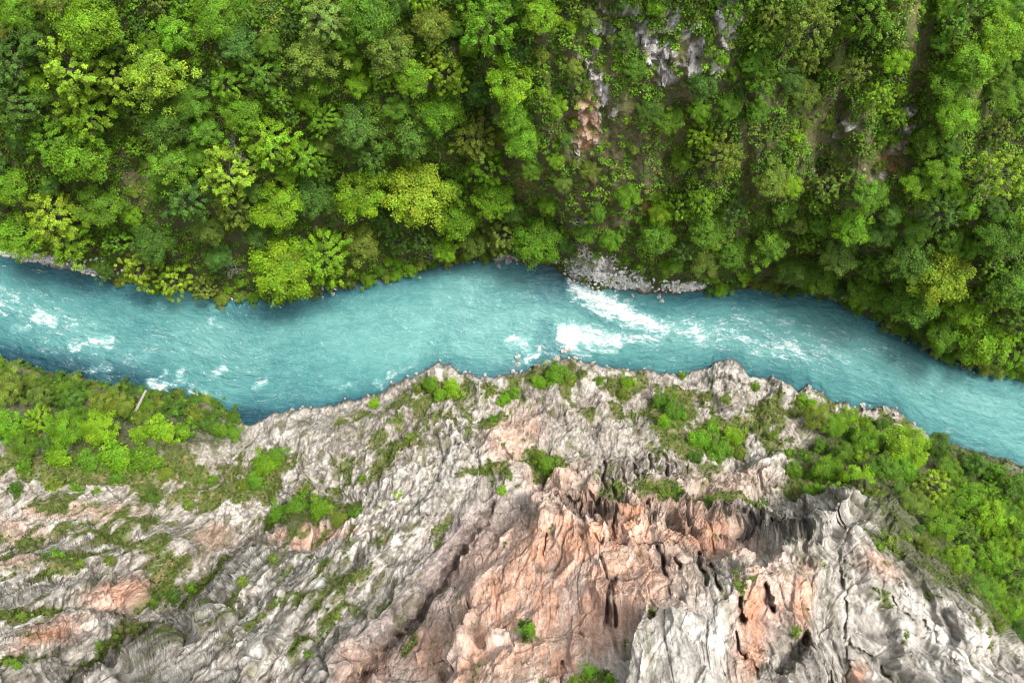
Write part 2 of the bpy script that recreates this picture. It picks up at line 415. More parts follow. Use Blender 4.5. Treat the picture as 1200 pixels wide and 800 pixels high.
def z_south(px, py, base=False):
    d = py - sbank(px)
    wx = px + 3.5 * perlin(px / 17, py / 17, px * 0, 1) + 2.2 * perlin(px / 5, py / 7, px * 0, 3); wy = py + 4.0 * perlin(px / 14, py / 14, px * 0, 2) + 2.5 * perlin(px / 5, py / 7, px * 0, 4)
    wmod = np.clip(.75 + .75 * perlin(px / 9, py / 11, px * 0, 5), .12, 1.4)
    z = bilin(_ZS, _CX, _CY, px, py)
    fade = sstep(-2, 18, d)
    for ln, w, h in RIDGES:
        z = z + h * np.exp(-(seg_dist(wx, wy, ln) / w) ** 2) * sstep(0, 6, d)
    cut = np.zeros_like(z)
    for ln, w, h in LINES:
        xs = [p[0] for p in ln]; ys = [p[1] for p in ln]
        sel = (px > min(xs) - 25) & (px < max(xs) + 25) & (py > min(ys) - 25) & (py < max(ys) + 25)
        if sel.any():
            q = seg_dist(wx[sel], wy[sel], ln)
            k = 1.15 if w < 5 else 1.3
            wm = wmod[sel] if w < 8.5 else .8 + .25 * wmod[sel]
            cut[sel] = np.maximum(cut[sel], h * (.62 if w > 6 else .45) * wm * (1 - sstep(w * 0.1, w * k * np.minimum(wmod[sel] + .25, 1.2), q)))
    zb = np.where(d < 0, np.maximum(0.6 + d * 0.16, -2.5), np.maximum(z, 0.5 + 0.05 * d))
    z = z - cut * fade
    z = np.where(d < 0, np.maximum(0.5 + d * 0.4, -2.5), np.maximum(z, 0.5 + 2.0 * sstep(0, 5, d)))
    return (z, cut) if not base else (zb, cut)


NSL = np.array([(-1500, .62), (-200, .60), (0, .50), (200, .44), (400, .46), (560, .54), (640, .64), (760, .70), (900, .66), (1050, .56), (1200, .46), (2700, .5)], float)


def z_north(px, py):
    d = nbank(px) - py
    t = np.maximum(d, 0)
    a = np.interp(px, NSL[:, 0], NSL[:, 1])
    # 1.5 m bank, then a slope steepening uphill; image distance shrinks as the slope nears the drone
    z = 95 * a * (1 - np.exp(-t / 165.0)) + 0.055 * t
    g = fbm(px / 130, py / 230, px * 0, 3, 21)
    z = z + g * 7 * sstep(10, 120, t)
    for ln, w, h in [([(650, -40), (648, 60), (662, 140), (690, 230)], 17, -2.2), ([(545, 40), (560, 110), (590, 180), (620, 240)], 16, -2.2), ([(150, 100), (158, 210), (170, 270)], 19, -2.2),
                     ([(1085, -40), (1078, 60), (1070, 120)], 17, -2.2), ([(1000, 60), (985, 130), (965, 190)], 10, -2), ([(870, 60), (880, 150), (870, 240)], 16, -2.2)]:
        z = z + h * np.exp(-(seg_dist(px, py, ln) / w) ** 2) * sstep(0, 30, t)
    z = np.where(d < 0, np.maximum(0.5 + d * 0.12, -2.5), z + 0.5)
    return np.minimum(z, 120)


def to_world(px, py, z):
    return np.stack([(px - 600) * K * (H - z), -(py - 400) * K * (H - z), z], -1)


def axis(lo, hi, inner0, inner1, step):
    mid = np.arange(inner0, inner1 + step, step)
    def tail(a, b):
        out = []; s = step; x = a
        while abs(x - b) > s:
            s *= 1.22; x += s * (1 if b > a else -1); out.append(x)
        return out
    return np.array(tail(inner0, lo)[::-1] + list(mid) + tail(inner1, hi))


def grid_normals(P):
    du = np.gradient(P, axis=1); dv = np.gradient(P, axis=0)
    n = np.cross(dv, du); n /= np.linalg.norm(n, axis=-1)[..., None] + 1e-9
    n[n[..., 2] < 0] *= -1
    return n


def ell(px, py, items):
    """soft union of ellipses (cx, cy, rx, ry, rotation in degrees, weight)."""
    m = np.zeros(px.shape)
    for cx, cy, rx, ry, rot, w in items:
        c, s = math.cos(math.radians(rot)), math.sin(math.radians(rot))
        x = px - cx; y = py - cy
        u = (x * c + y * s) / rx; v = (-x * s + y * c) / ry
        m = np.maximum(m, w * np.exp(-(u * u + v * v) ** 1.5 * 0.7))
    return m


def mixc(c, col, m):
    return c * (1 - m[..., None]) + np.asarray(col) * m[..., None]


# ------------------------------------------------------------------ the south cliff
GRASS_S = [(120, 545, 150, 26, 0, 1.0), (40, 620, 60, 8, 0, .6), (70, 650, 60, 8, -5, .7), (30, 720, 60, 8, 0, .8), (20, 775, 40, 8, -8, .7), (90, 665, 30, 10, 0, .7), (200, 680, 40, 28, -35, .75), (230, 690, 60, 12, -42, .8),
           (130, 755, 60, 10, -38, .7), (370, 600, 60, 16, -10, 1), (310, 555, 35, 26, -50, .9), (230, 580, 90, 18, 0, .8), (440, 540, 60, 22, -45, .55), (480, 470, 30, 16, -20, .8), (515, 455, 40, 12, 0, .9), (460, 505, 30, 14, -45, .6),
           (420, 490, 30, 10, -25, .6), (500, 520, 14, 10, 0, .7), (560, 555, 30, 9, -10, .7), (600, 460, 20, 14, -60, .8), (580, 490, 8, 20, 30, .7), (640, 540, 18, 18, 0, .8), (650, 440, 30, 16, 0, 1), (735, 455, 22, 22, 0, .7),
           (790, 480, 30, 30, 0, 1), (830, 515, 45, 28, 0, 1), (770, 575, 55, 10, 10, .8), (850, 590, 50, 8, 10, .9), (905, 490, 40, 36, 0, .6), (960, 470, 30, 26, 0, .8), (930, 520, 40, 20, 0, .7), (1020, 530, 70, 45, 15, 1),
           (1130, 600, 70, 70, 30, 1), (1180, 675, 44, 60, 20, 1), (960, 560, 40, 24, 0, 1), (1040, 640, 26, 26, 20, .8), (1112, 650, 46, 14, 42, .8), (620, 740, 10, 16, 20, .8), (765, 750, 8, 18, 0, .7), (690, 790, 22, 14, 0, .8),
           (870, 680, 12, 8, 0, .5), (930, 735, 12, 8, 0, .6), (1065, 745, 8, 6, 0, .6), (350, 760, 50, 12, -40, .5), (400, 720, 50, 12, -40, .5), (430, 640, 40, 8, -40, .4), (280, 690, 40, 10, -35, .6), (260, 705, 30, 10, -30, .6),
           (600, 560, 16, 8, -30, .6), (510, 620, 40, 6, -40, .5), (700, 575, 20, 5, 0, .5), (740, 560, 12, 10, 0, .5), (830, 470, 24, 14, 0, .6), (450, 520, 110, 34, -35, .46), (560, 480, 60, 24, -20, .45), (620, 530, 40, 20, 0, .42), (90, 620, 160, 50, -5, .48), (740, 480, 60, 22, 0, .5), (400, 650, 90, 60, -40, .36), (1118, 648, 60, 18, 45, 1.0)]
PINK_S = [(590, 740, 50, 60, 40, .8), (720, 680, 80, 50, 0, .7), (520, 770, 40, 40, -50, .7), (700, 640, 90, 40, 0, 1), (620, 690, 60, 70, 30, .9), (650, 640, 40, 30, 0, 1), (780, 620, 60, 30, 0, .9), (830, 628, 45, 20, 15, 1), (560, 770, 80, 30, -50, .75), (690, 720, 50, 40, 0, .8), (650, 770, 30, 30, 0, .9),
          (900, 690, 30, 40, 10, .6), (880, 740, 18, 60, 8, .8), (780, 690, 40, 30, 0, .45), (945, 690, 16, 34, 0, .7), (360, 622, 45, 9, -8, .7), (60, 605, 90, 10, -3, .5), (140, 698, 30, 14, -15, 1), (55, 745, 40, 10, -18, .8),
          (20, 630, 40, 8, 0, .45), (600, 510, 26, 34, 30, .55), (650, 560, 30, 20, 0, .6), (700, 590, 60, 25, 0, .6), (430, 790, 30, 30, -50, .5), (1030, 665, 24, 10, 40, .55), (400, 620, 20, 6, -10, .6), (250, 628, 20, 10, 0, .4),
          (10, 660, 30, 8, 0, .45), (740, 600, 40, 26, 0, .8), (850, 570, 50, 20, 0, .35), (1010, 790, 14, 18, 0, .5)]
ORANGE_S = [(740, 612, 12, 18, 0, .9), (680, 640, 50, 16, 0, .45), (640, 655, 20, 12, 0, .5), (885, 705, 14, 22, 0, .8), (150, 700, 16, 8, -20, .9), (55, 745, 22, 6, -18, .8), (885, 770, 10, 30, 5, .7), (820, 630, 24, 16, 0, .6),
            (600, 700, 30, 12, 40, .4), (560, 740, 20, 10, -50, .4), (945, 700, 10, 20, 0, .6), (1015, 775, 10, 12, 0, .6)]
MAUVE_S = [(535, 655, 34, 80, 38, 1.0), (470, 740, 34, 100, 42, 1.0), (560, 610, 50, 20, -30, .7), (600, 600, 40, 20, -20, .6), (430, 780, 30, 40, 40, .7), (590, 730, 50, 30, -30, .5), (660, 790, 20, 20, 0, .5)]
BROWN_S = [(450, 510, 110, 40, -30, .45), (740, 485, 110, 30, 0, .4), (900, 500, 60, 30, 0, .4), (560, 470, 50, 24, 0, .3), (180, 560, 160, 30, 0, .5), (725, 545, 55, 18, 0, .8), (700, 590, 40, 22, 0, .35), (795, 552, 30, 16, 0, .8), (240, 635, 40, 20, -25, .7), (190, 660, 40, 24, -20, .55), (250, 570, 80, 18, 0, .6), (430, 545, 40, 18, -40, .6), (925, 770, 30, 30, -40, .35),
           (800, 600, 60, 12, 10, .5), (518, 688, 13, 70, 38, .95), (460, 752, 14, 70, 42, .95), (845, 470, 50, 20, 0, .4), (770, 460, 60, 14, 0, .5)]
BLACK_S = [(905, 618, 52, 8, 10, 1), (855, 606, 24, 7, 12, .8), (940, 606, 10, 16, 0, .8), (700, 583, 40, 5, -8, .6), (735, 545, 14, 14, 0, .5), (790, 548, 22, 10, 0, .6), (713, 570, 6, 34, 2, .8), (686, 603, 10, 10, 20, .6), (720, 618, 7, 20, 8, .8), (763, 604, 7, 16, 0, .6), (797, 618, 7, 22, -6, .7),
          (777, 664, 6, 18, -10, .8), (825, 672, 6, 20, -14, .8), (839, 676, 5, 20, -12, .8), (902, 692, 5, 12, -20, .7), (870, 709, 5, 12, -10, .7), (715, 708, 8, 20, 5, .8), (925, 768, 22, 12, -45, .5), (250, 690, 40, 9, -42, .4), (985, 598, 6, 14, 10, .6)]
WHITE_S = [(850, 760, 80, 60, 0, .6), (750, 780, 50, 40, 0, .5), (940, 690, 40, 50, 0, .6), (1090, 760, 90, 60, 40, .7), (1020, 620, 50, 30, 0, .7), (600, 510, 30, 40, 30, .5), (525, 515, 20, 12, 0, .8), (850, 445, 30, 20, 0, .6),
           (905, 480, 30, 30, 0, .5), (360, 660, 70, 40, -45, .5), (300, 700, 80, 30, -45, .4), (100, 620, 120, 16, -5, .5), (30, 690, 50, 12, -8, .6), (570, 470, 40, 25, 0, .5), (520, 440, 14, 8, 0, .6), (700, 740, 60, 50, 0, .3)]

sx = axis(-900, 2000, -24, 1224, 1.15)
sv = np.concatenate([[-40, -30, -22, -16, -11, -7, -4, -2], np.arange(0, 300, 1.1)])
GX, GV = np.meshgrid(sx, sv)
# rows follow the bank near the water and the picture's lower edge further up, then run on past the frame
bank = sbank(GX)
span = np.where(GV > 0, (835 - bank) / 299.0, 1.0)
span = np.maximum(span, 0.35)
GY = bank + GV * span
extra = np.array([12, 30, 60, 110, 180, 280, 420, 600.0])
GXe = np.repeat(sx[None], len(extra), 0); GYe = GY[-1:] + extra[:, None]
GX = np.concatenate([GX, GXe]); GY = np.concatenate([GY, GYe])
Z0, CUT = z_south(GX, GY)
P = to_world(GX, GY, Z0)
PB = to_world(GX, GY, z_south(GX, GY, True)[0])


def blur(A, k):
    for ax in (0, 1):
        pad = [(0, 0)] * A.ndim; pad[ax] = (k, k)
        cs = np.cumsum(np.pad(A, [(p[0] + (1 if i == ax else 0), p[1]) for i, p in enumerate(pad)], 'edge'), axis=ax)
        n = A.shape[ax]
        A = (np.take(cs, np.arange(2 * k + 1, 2 * k + 1 + n), ax) - np.take(cs, np.arange(n), ax)) / (2 * k + 1)
    return A


NRM = blur(grid_normals(PB), 7)
NRM /= np.linalg.norm(NRM, axis=-1)[..., None]
wob = 4 * perlin(GX / 22, GY / 22, GX * 0, 31)
wob2 = 4 * perlin(GX / 22, GY / 22, GX * 0, 32)
WX_, WY_ = GX + wob + 2 * perlin(GX / 7, GY / 7, GX * 0, 33), GY + wob2 + 2 * perlin(GX / 7, GY / 7, GX * 0, 34)
m_grass = ell(WX_, WY_, GRASS_S); m_pink = ell(WX_, WY_, PINK_S); m_or = ell(WX_, WY_, ORANGE_S); m_mauve = ell(WX_, WY_, MAUVE_S)
m_brown = ell(WX_, WY_, BROWN_S); m_white = ell(WX_, WY_, WHITE_S); m_black = ell(WX_, WY_, BLACK_S)
X, Y, Zz = P[..., 0], P[..., 1], P[..., 2]
xs_ = X + 0.13 * Zz                       # the beds lean a little
n_big = fbm(xs_ * .05, Y * .05, Zz * .035, 3, 41)
warp = fbm(xs_ * .12, Y * .12, Zz * .05, 2, 42)
fl1 = ridged(xs_ * .34 + warp * .3, Y * .34 + warp * .3, Zz * .035, 2, 43)         # flutes running down the face
fl2 = ridged(xs_ * 1.05 + warp * .5, Y * 1.05, Zz * .11, 2, 44)
led = perlin(xs_ * .05, Y * .05, (Zz + 0.25 * X) * .30, 45)                      # bedding ledges
f1, f2, cid = worley(xs_ * .17 + warp * .5, Y * .17 + .3 * warp, Zz * .085, 1)
g1, g2, gid = worley(xs_ * .55 + warp * .6, Y * .55, Zz * .22, 2)
fine = fbm(xs_ * 1.3, Y * 1.3, Zz * .55, 3, 46)
zone_smooth = ell(GX, GY, [(640, 690, 90, 80, 30, .8), (850, 770, 130, 70, 0, .7), (1060, 740, 100, 60, 40, .65), (600, 510, 26, 40, 30, .7), (540, 650, 50, 70, 40, .7)])
zone_flute = ell(GX, GY, [(330, 700, 140, 100, -40, 1), (480, 540, 130, 70, -40, .8), (430, 640, 110, 70, -40, 1), (740, 590, 100, 50, 0, .8), (100, 640, 200, 60, 0, .5)])
zone_crag = ell(GX, GY, [(740, 590, 130, 45, 0, 1), (850, 600, 120, 40, 0, .8), (850, 450, 60, 30, 0, .6), (905, 490, 50, 40, 0, .6), (120, 690, 80, 40, -10, .6), (500, 510, 100, 40, -30, .5), (700, 470, 120, 40, 0, .5)])
rockw = (1 - 0.75 * sstep(.45, .9, m_grass)) * sstep(-1, 8, GY - sbank(GX))
be = sstep(0.0, .30, f2 - f1); ge = sstep(0, .30, g2 - g1)
fa, fae = facet(xs_ * .16 + .4 * warp, Y * .16, Zz * .07, 5)
fb, fbe = facet(xs_ * .42 + .4 * warp, Y * .42, Zz * .17, 6)
fc, fce = facet(xs_ * 1.0 + .3 * warp, Y * 1.0, Zz * .5, 7)
mid_ = fbm(xs_ * .13 + .6 * warp, Y * .13, Zz * .05, 3, 47)
# joints: one set running down the face, one following the tilted beds
j1 = np.abs(perlin(xs_ * .24 + .5 * warp, Y * .24, Zz * .022, 48)); j2 = np.abs(perlin((xs_ + .5 * Zz) * .05 + .25 * warp, Y * .05, (Zz - .45 * X) * .20 + .3 * warp, 49))
j3 = np.abs(perlin(xs_ * .62 + .6 * warp, Y * .62, Zz * .07, 50))
jm = fbm(xs_ * .1, Y * .1, Zz * .06, 2, 58)
J = np.maximum(np.maximum((1 - sstep(.01, .085, j1)) * sstep(-.25, .25, jm), (1 - sstep(.008, .06, j2)) * sstep(-.2, .3, -jm)), .55 * (1 - sstep(.01, .10, j3)) * sstep(-.1, .4, jm))
pil = sstep(.05, .40, perlin(xs_ * .36 + .6 * warp, Y * .36, Zz * .035, 59)) * sstep(.25, .8, zone_crag + .35 * jm) * sstep(-.25, .15, perlin(xs_ * .05, Y * .05, Zz * .14, 60))
fA, fAe = facet(xs_ * .065 + .25 * warp, Y * .065, Zz * .028, 11)               # the broad slabs
fA = blur(fA, 3); fa = blur(fa, 1); led = blur(led, 2)
roughk = np.clip(.33 + .60 * zone_crag + .22 * zone_flute - .10 * zone_smooth, .24, 1)
streak = perlin(xs_ * 1.25 + .4 * warp, Y * 1.25, Zz * .055, 90) + .6 * perlin(xs_ * 2.6 + .4 * warp, Y * 2.6, Zz * .10, 91)
disp = rockw * (1.5 * n_big + 3.0 * fA + .7 * zone_crag * mid_ + roughk * ((.25 + .62 * zone_flute) * (fl1 - .72) * 2.0 + (.08 + .24 * zone_flute) * (fl2 - .7) * 1.3)
                + (.45 + .8 * zone_crag) * led + (.75 + 1.1 * zone_crag) * fa + roughk * (.80 * fb + .40 * fc) - .38 * J * (1 - .4 * zone_smooth) - 1.5 * pil
                - .35 * (1 - sstep(0, .04, fAe)) - .22 * (1 - sstep(0, .05, fae)) + 0.11 * fine + .10 * streak * zone_flute)
disp = disp + (1 - rockw) * 0.25 * fine
disp = np.where(GY - sbank(GX) > 0, disp, 0.15 * fine)
disp = disp * np.where(GY > 840, 0.3, 1)
P2 = P + NRM * disp[..., None]
P2[..., 2] = np.where(GY - sbank(GX) > 3, np.maximum(P2[..., 2], 0.35), P2[..., 2])
NRM2 = grid_normals(P2)
# colours of the rock, with shade painted into clefts and under overhangs
steep = 1 - NRM2[..., 2]
c = np.zeros(P.shape) + np.array((0.365, 0.330, 0.287))
tone = .8 * fbm(xs_ * .35, Y * .35, Zz * .08, 4, 51) + .55 * fbm(xs_ * .10, Y * .10, Zz * .035, 2, 57)
tone2 = fbm(xs_ * .9, Y * .9, Zz * .3, 3, 52)
c = mixc(c, (0.66, 0.62, 0.565), np.clip(sstep(-.1, .6, tone + .35 * tone2) * (.5 + .5 * m_white) + .28 * m_white * (1 + tone2), 0, 1))
c = mixc(c, (0.15, 0.14, 0.125), .7 * sstep(.15, .75, -tone + .45 * tone2))
c = mixc(c, (0.30, 0.255, 0.185), .40 * sstep(0, .5, tone2))
c = mixc(c, (0.085, 0.078, 0.066), (.42 + .45 * zone_flute) * sstep(.08, .5, streak) * (1 - .5 * zone_smooth))       # lichen lines down the flutes
c = mixc(c, (0.64, 0.61, 0.56), (.32 + .45 * zone_flute) * sstep(.08, .5, -streak))
c = mixc(c, (0.30, 0.235, 0.225), np.clip(m_mauve * (.75 + .4 * tone), 0, 1))
pk = np.clip(m_pink * 1.25 * (.95 + .28 * tone2 + .2 * n_big), 0, 1)
c = mixc(c, np.array((0.575, 0.325, 0.220)), pk * .9)
c = mixc(c, (0.68, 0.55, 0.47), pk * .65 * sstep(.0, .55, tone + .3 * tone2))
c = mixc(c, (0.36, 0.235, 0.19), pk * .45 * sstep(.1, .5, perlin(xs_ * .8 + .5 * warp, Y * .8, Zz * .06, 92) + .3 * tone2))
c = mixc(c, (0.66, 0.52, 0.44), pk * .5 * sstep(.15, .55, perlin(xs_ * 1.1 + .5 * warp, Y * 1.1, Zz * .09, 93)))
c = mixc(c, (0.50, 0.20, 0.085), np.clip(m_or * (.9 + .6 * tone2), 0, 1) * .7)
br = np.clip(m_brown * (.8 + .7 * tone2), 0, 1)
c = mixc(c, (0.17, 0.115, 0.075), br * .65)
stain = ridged(xs_ * .5, Y * .5, Zz * .02, 2, 53)
c = mixc(c, (0.075, 0.055, 0.048), .55 * sstep(.86, .97, stain) * sstep(-.2, .4, tone2 + .2) * (1 - .6 * m_white))
c = mixc(c, (0.070, 0.045, 0.035), np.clip((CUT / 6) ** 1.3 * (.8 + .6 * tone2), 0, 1) * .6)                 # crack shade painted into the clefts by depth, with black lichen
c = mixc(c, (0.075, 0.062, 0.052), np.clip(J * (.75 + .5 * tone2), 0, 1) * .8)
c = mixc(c, (0.065, 0.048, 0.040), pil * .55)
c = mixc(c, (0.08, 0.068, 0.056), (1 - sstep(.0, .06, fbe)) * sstep(-.1, .3, tone2) * .6)
c = c * (1 + .30 * (fb * .8 + .4 * fa).clip(-.8, .8))[..., None]                 # each bed weathers to its own grey
rec = sstep(.05, .5, .72 - fl1)                                                  # lichen and soil in the flutes
c = mixc(c, (0.10, 0.095, 0.062), .5 * rec * zone_flute)
c = mixc(c, (0.042, 0.036, 0.032), np.clip(m_black * (.75 + .7 * tone2 + .4 * fb), 0, 1) * .85)               # black seep stains, plus slot and overhang shade painted into the colour
wet = 1 - sstep(0.5, 1.35, P2[..., 2] - .25 * tone2)
c = mixc(c, (0.045, 0.042, 0.038), wet * .85)
gt = m_grass + .55 * fbm(X * .16, Y * .16, Zz * .1, 4, 54) - .15 * rec * 0 + .25 * rec
gm = sstep(.41, .70, gt) * sstep(0.4, 1.6, P2[..., 2])
sc_gr = sstep(.42, .85, fbm(X * .3, Y * .3, Zz * .15, 3, 55) + .55 * rec) * (1 - m_pink) * (1 - zone_smooth) * .7   # scattered moss
gcol = mixc(np.zeros(P.shape) + np.array((0.085, 0.115, 0.022)), (0.19, 0.165, 0.075), sstep(0, .6, fbm(X * .5, Y * .5, Zz * .5, 3, 56)))
c = c * (1 - gm[..., None]) + gcol * gm[..., None]
c = mixc(c, (0.105, 0.105, 0.04), sc_gr * sstep(1, 3, P2[..., 2]))
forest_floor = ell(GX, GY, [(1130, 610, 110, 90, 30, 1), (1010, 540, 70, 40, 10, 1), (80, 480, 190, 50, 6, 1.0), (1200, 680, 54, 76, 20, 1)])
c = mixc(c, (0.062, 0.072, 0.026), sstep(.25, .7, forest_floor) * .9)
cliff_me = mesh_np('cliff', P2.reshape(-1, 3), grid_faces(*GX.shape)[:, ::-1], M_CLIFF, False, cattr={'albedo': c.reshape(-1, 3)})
link('cliff', cliff_me, kind='structure')
S_GRASSMASK = gm

# ------------------------------------------------------------------ the north hillside
nx_ = axis(-900, 2000, -24, 1224, 1.4)
nv = np.concatenate([[-40, -26, -16, -9, -4, 0], np.arange(2, 360, 1.4)])
NX, NVV = np.meshgrid(nx_, nv)
nbk = nbank(NX)
NY = nbk - np.where(NVV > 0, NVV * np.maximum((nbk + 30) / 358.0, .4), NVV)
ex = np.array([14, 40, 90, 170, 300, 500.0])
NX = np.concatenate([NX, np.repeat(nx_[None], len(ex), 0)]); NY = np.concatenate([NY, NY[-1:] - ex[:, None]])
NZ = z_north(NX, NY)
NP = to_world(NX, NY, NZ)
NN = grid_normals(NP)
X, Y, Zz = NP[..., 0], NP[..., 1], NP[..., 2]
wq = 5 * perlin(NX / 18, NY / 18, NX * 0, 61); wq2 = 5 * perlin(NX / 18, NY / 18, NX * 0, 62)
NWX, NWY = NX + wq, NY + wq2
ROCK_N = [(766, 55, 20, 44, -25, .95), (785, 22, 18, 24, 0, .8), (852, 22, 15, 34, 5, 1.1), (700, 95, 11, 40, -25, .75), (725, 130, 10, 16, -30, .7), (690, 145, 16, 28, 5, .7), (672, 172, 12, 16, 0, .7), (1066, 131, 13, 10, 0, 1),
          (1058, 165, 10, 26, 25, .8), (1035, 205, 20, 10, 0, .7), (1000, 145, 14, 9, 0, .6), (895, 105, 10, 12, 0, .6), (730, 15, 40, 12, 0, .6), (710, 35, 20, 16, 0, .7), (980, 150, 6, 22, 20, .7), (955, 200, 6, 10, 0, .5), (840, 85, 14, 20, 0, .7), (812, 60, 14, 50, 0, .8),
          (665, 160, 10, 14, 0, .4), (700, 55, 8, 14, 0, .5), (693, 314, 32, 14, 10, 1.1), (735, 332, 32, 8, 5, 1), (800, 336, 26, 7, 0, 1), (60, 308, 70, 8, 10, 1), (330, 353, 70, 7, -4, 1), (592, 303, 16, 8, 0, 1), (980, 345, 14, 8, 30, .8), (1100, 412, 20, 6, 25, .8), (560, 300, 16, 6, 0, .4)]
BARE_N = [(160, 215, 12, 26, 0, .9), (648, 60, 12, 80, 0, .8), (590, 170, 14, 50, -20, .9), (1075, 40, 14, 70, 0, .9), (900, 120, 16, 20, 0, .8), (1000, 200, 50, 30, 0, .7), (960, 150, 50, 50, 0, .6), (700, 150, 60, 110, 0, .75), (880, 180, 14, 70, 0, .6), (870, 110, 18, 30, 0, .6),
          (800, 110, 40, 60, 0, .7), (740, 190, 60, 40, 0, .6), (600, 200, 30, 50, 0, .5)]
SCAR_N = [(688, 140, 12, 22, 0, .9), (684, 165, 8, 10, 0, .8), (1045, 192, 14, 10, -30, .9), (1058, 172, 8, 16, 25, .6), (905, 95, 10, 8, 0, .4), (615, 215, 8, 14, 0, .4), (757, 243, 6, 6, 0, .8), (1050, 195, 10, 6, 0, .6)]
r_n = np.clip(ell(NWX, NWY, ROCK_N), 0, 1); b_n = ell(NWX, NWY, BARE_N); s_n = ell(NWX, NWY, SCAR_N)
a1, a2, aid = worley(X * .25, Y * .25, Zz * .12, 3)
c1_, c2_, ccid = worley(X * .7, Y * .7, Zz * .4, 4)
rg = ridged(X * .45, Y * .45, Zz * .07, 2, 63)
nfine = fbm(X * .5, Y * .5, Zz * .4, 4, 64)
na, nae = facet(X * .22, Y * .22, Zz * .09, 8); nb2, nbe = facet(X * .6, Y * .6, Zz * .3, 9)
rk = sstep(.34, .66, r_n * .92 + .34 * nfine + .25 * fbm(X * .22, Y * .22, Zz * .08, 3, 69) - .06)
up = sstep(3, 14, Zz)
ndisp = .35 * nfine + 1.1 * fbm(X * .09, Y * .09, Zz * .06, 3, 65) * sstep(2, 12, Zz) + rk * (up * (1.5 * na + .9 * (rg - .7) + .4 + .7 * nb2) + 0.25 * nb2)
ndisp = np.where(nbank(NX) - NY > -2, ndisp, .1 * nfine)
NP2 = NP + NN * ndisp[..., None]
bk = (nbank(NX) - NY)
NP2[..., 2] = np.where(bk > 3, np.maximum(NP2[..., 2], .3), NP2[..., 2])
nc = np.zeros(NP.shape) + np.array((0.070, 0.072, 0.028))
nc = mixc(nc, (0.075, 0.095, 0.022), sstep(-.2, .5, fbm(X * .11, Y * .11, Zz * .1, 3, 66)))
nc = mixc(nc, (0.155, 0.125, 0.068), np.clip(b_n * (.7 + .8 * nfine), 0, 1) * .85)
nc = mixc(nc, (0.125, 0.15, 0.040), np.clip(b_n * sstep(-.1, .6, fbm(X * .25, Y * .25, Zz * .2, 4, 67)), 0, 1) * .7)
nc = mixc(nc, (0.36, 0.15, 0.07), np.clip(s_n * (.8 + nfine), 0, 1) * .85)
rt = fbm(X * .7, Y * .7, Zz * .10, 5, 68)
rcol = mixc(np.zeros(NP.shape) + np.array((0.27, 0.25, 0.225)), (0.52, 0.50, 0.47), sstep(-.2, .5, rt))
rcol = mixc(rcol, (0.09, 0.085, 0.075), .6 * sstep(.15, .6, -rt) + .35 * (1 - sstep(.0, .08, nbe)))
rcol = mixc(rcol, (0.40, 0.22, 0.13), np.clip(s_n * .8, 0, 1))
nc = nc * (1 - rk[..., None]) + rcol * rk[..., None]
wetn = 1 - sstep(.2, .6, NP2[..., 2])
nc = mixc(nc, (0.04, 0.038, 0.034), wetn * .8)
hill_me = mesh_np('hillside', NP2.reshape(-1, 3), grid_faces(*NX.shape), M_HILL, False, cattr={'albedo': nc.reshape(-1, 3)})
link('hillside', hill_me, kind='structure')

# ------------------------------------------------------------------ ground beyond the canyon (one sheet to the horizon)
gme = bpy.data.meshes.new('ground')
R0 = 3000.0
gme.from_pydata([(-R0, -R0, -6), (R0, -R0, -6), (R0, R0, -6), (-R0, R0, -6)], [], [(0, 1, 2, 3)])
gme.materials.append(mat_plain('far_ground', (0.05, 0.06, 0.025), (0.08, 0.085, 0.035), 0.05))
link('ground', gme, kind='structure')

# ------------------------------------------------------------------ the river
wxs = axis(-900, 2000, -24, 1224, 1.3)
tt = np.linspace(-0.12, 1.12, 190)
WX, WT = np.meshgrid(wxs, tt)
nb_, sb_ = nbank(WX), sbank(WX)
WY = nb_ + (sb_ - nb_) * WT
# distances along and across the current in metres
mid = (nbank(wxs) + sbank(wxs)) / 2
ms = np.convolve(np.pad(mid, 20, 'edge'), np.ones(41) / 41, 'valid')
sl = np.concatenate([[0], np.cumsum(np.hypot(np.diff(wxs), np.diff(ms)))]) * K * H
slope = np.gradient(ms, wxs)
off = (WY - ms[None]) / np.sqrt(1 + slope[None] ** 2)
FS = sl[None] + slope[None] / np.sqrt(1 + slope[None] ** 2) * (WY - ms[None]) * K * H
FT = off * K * H
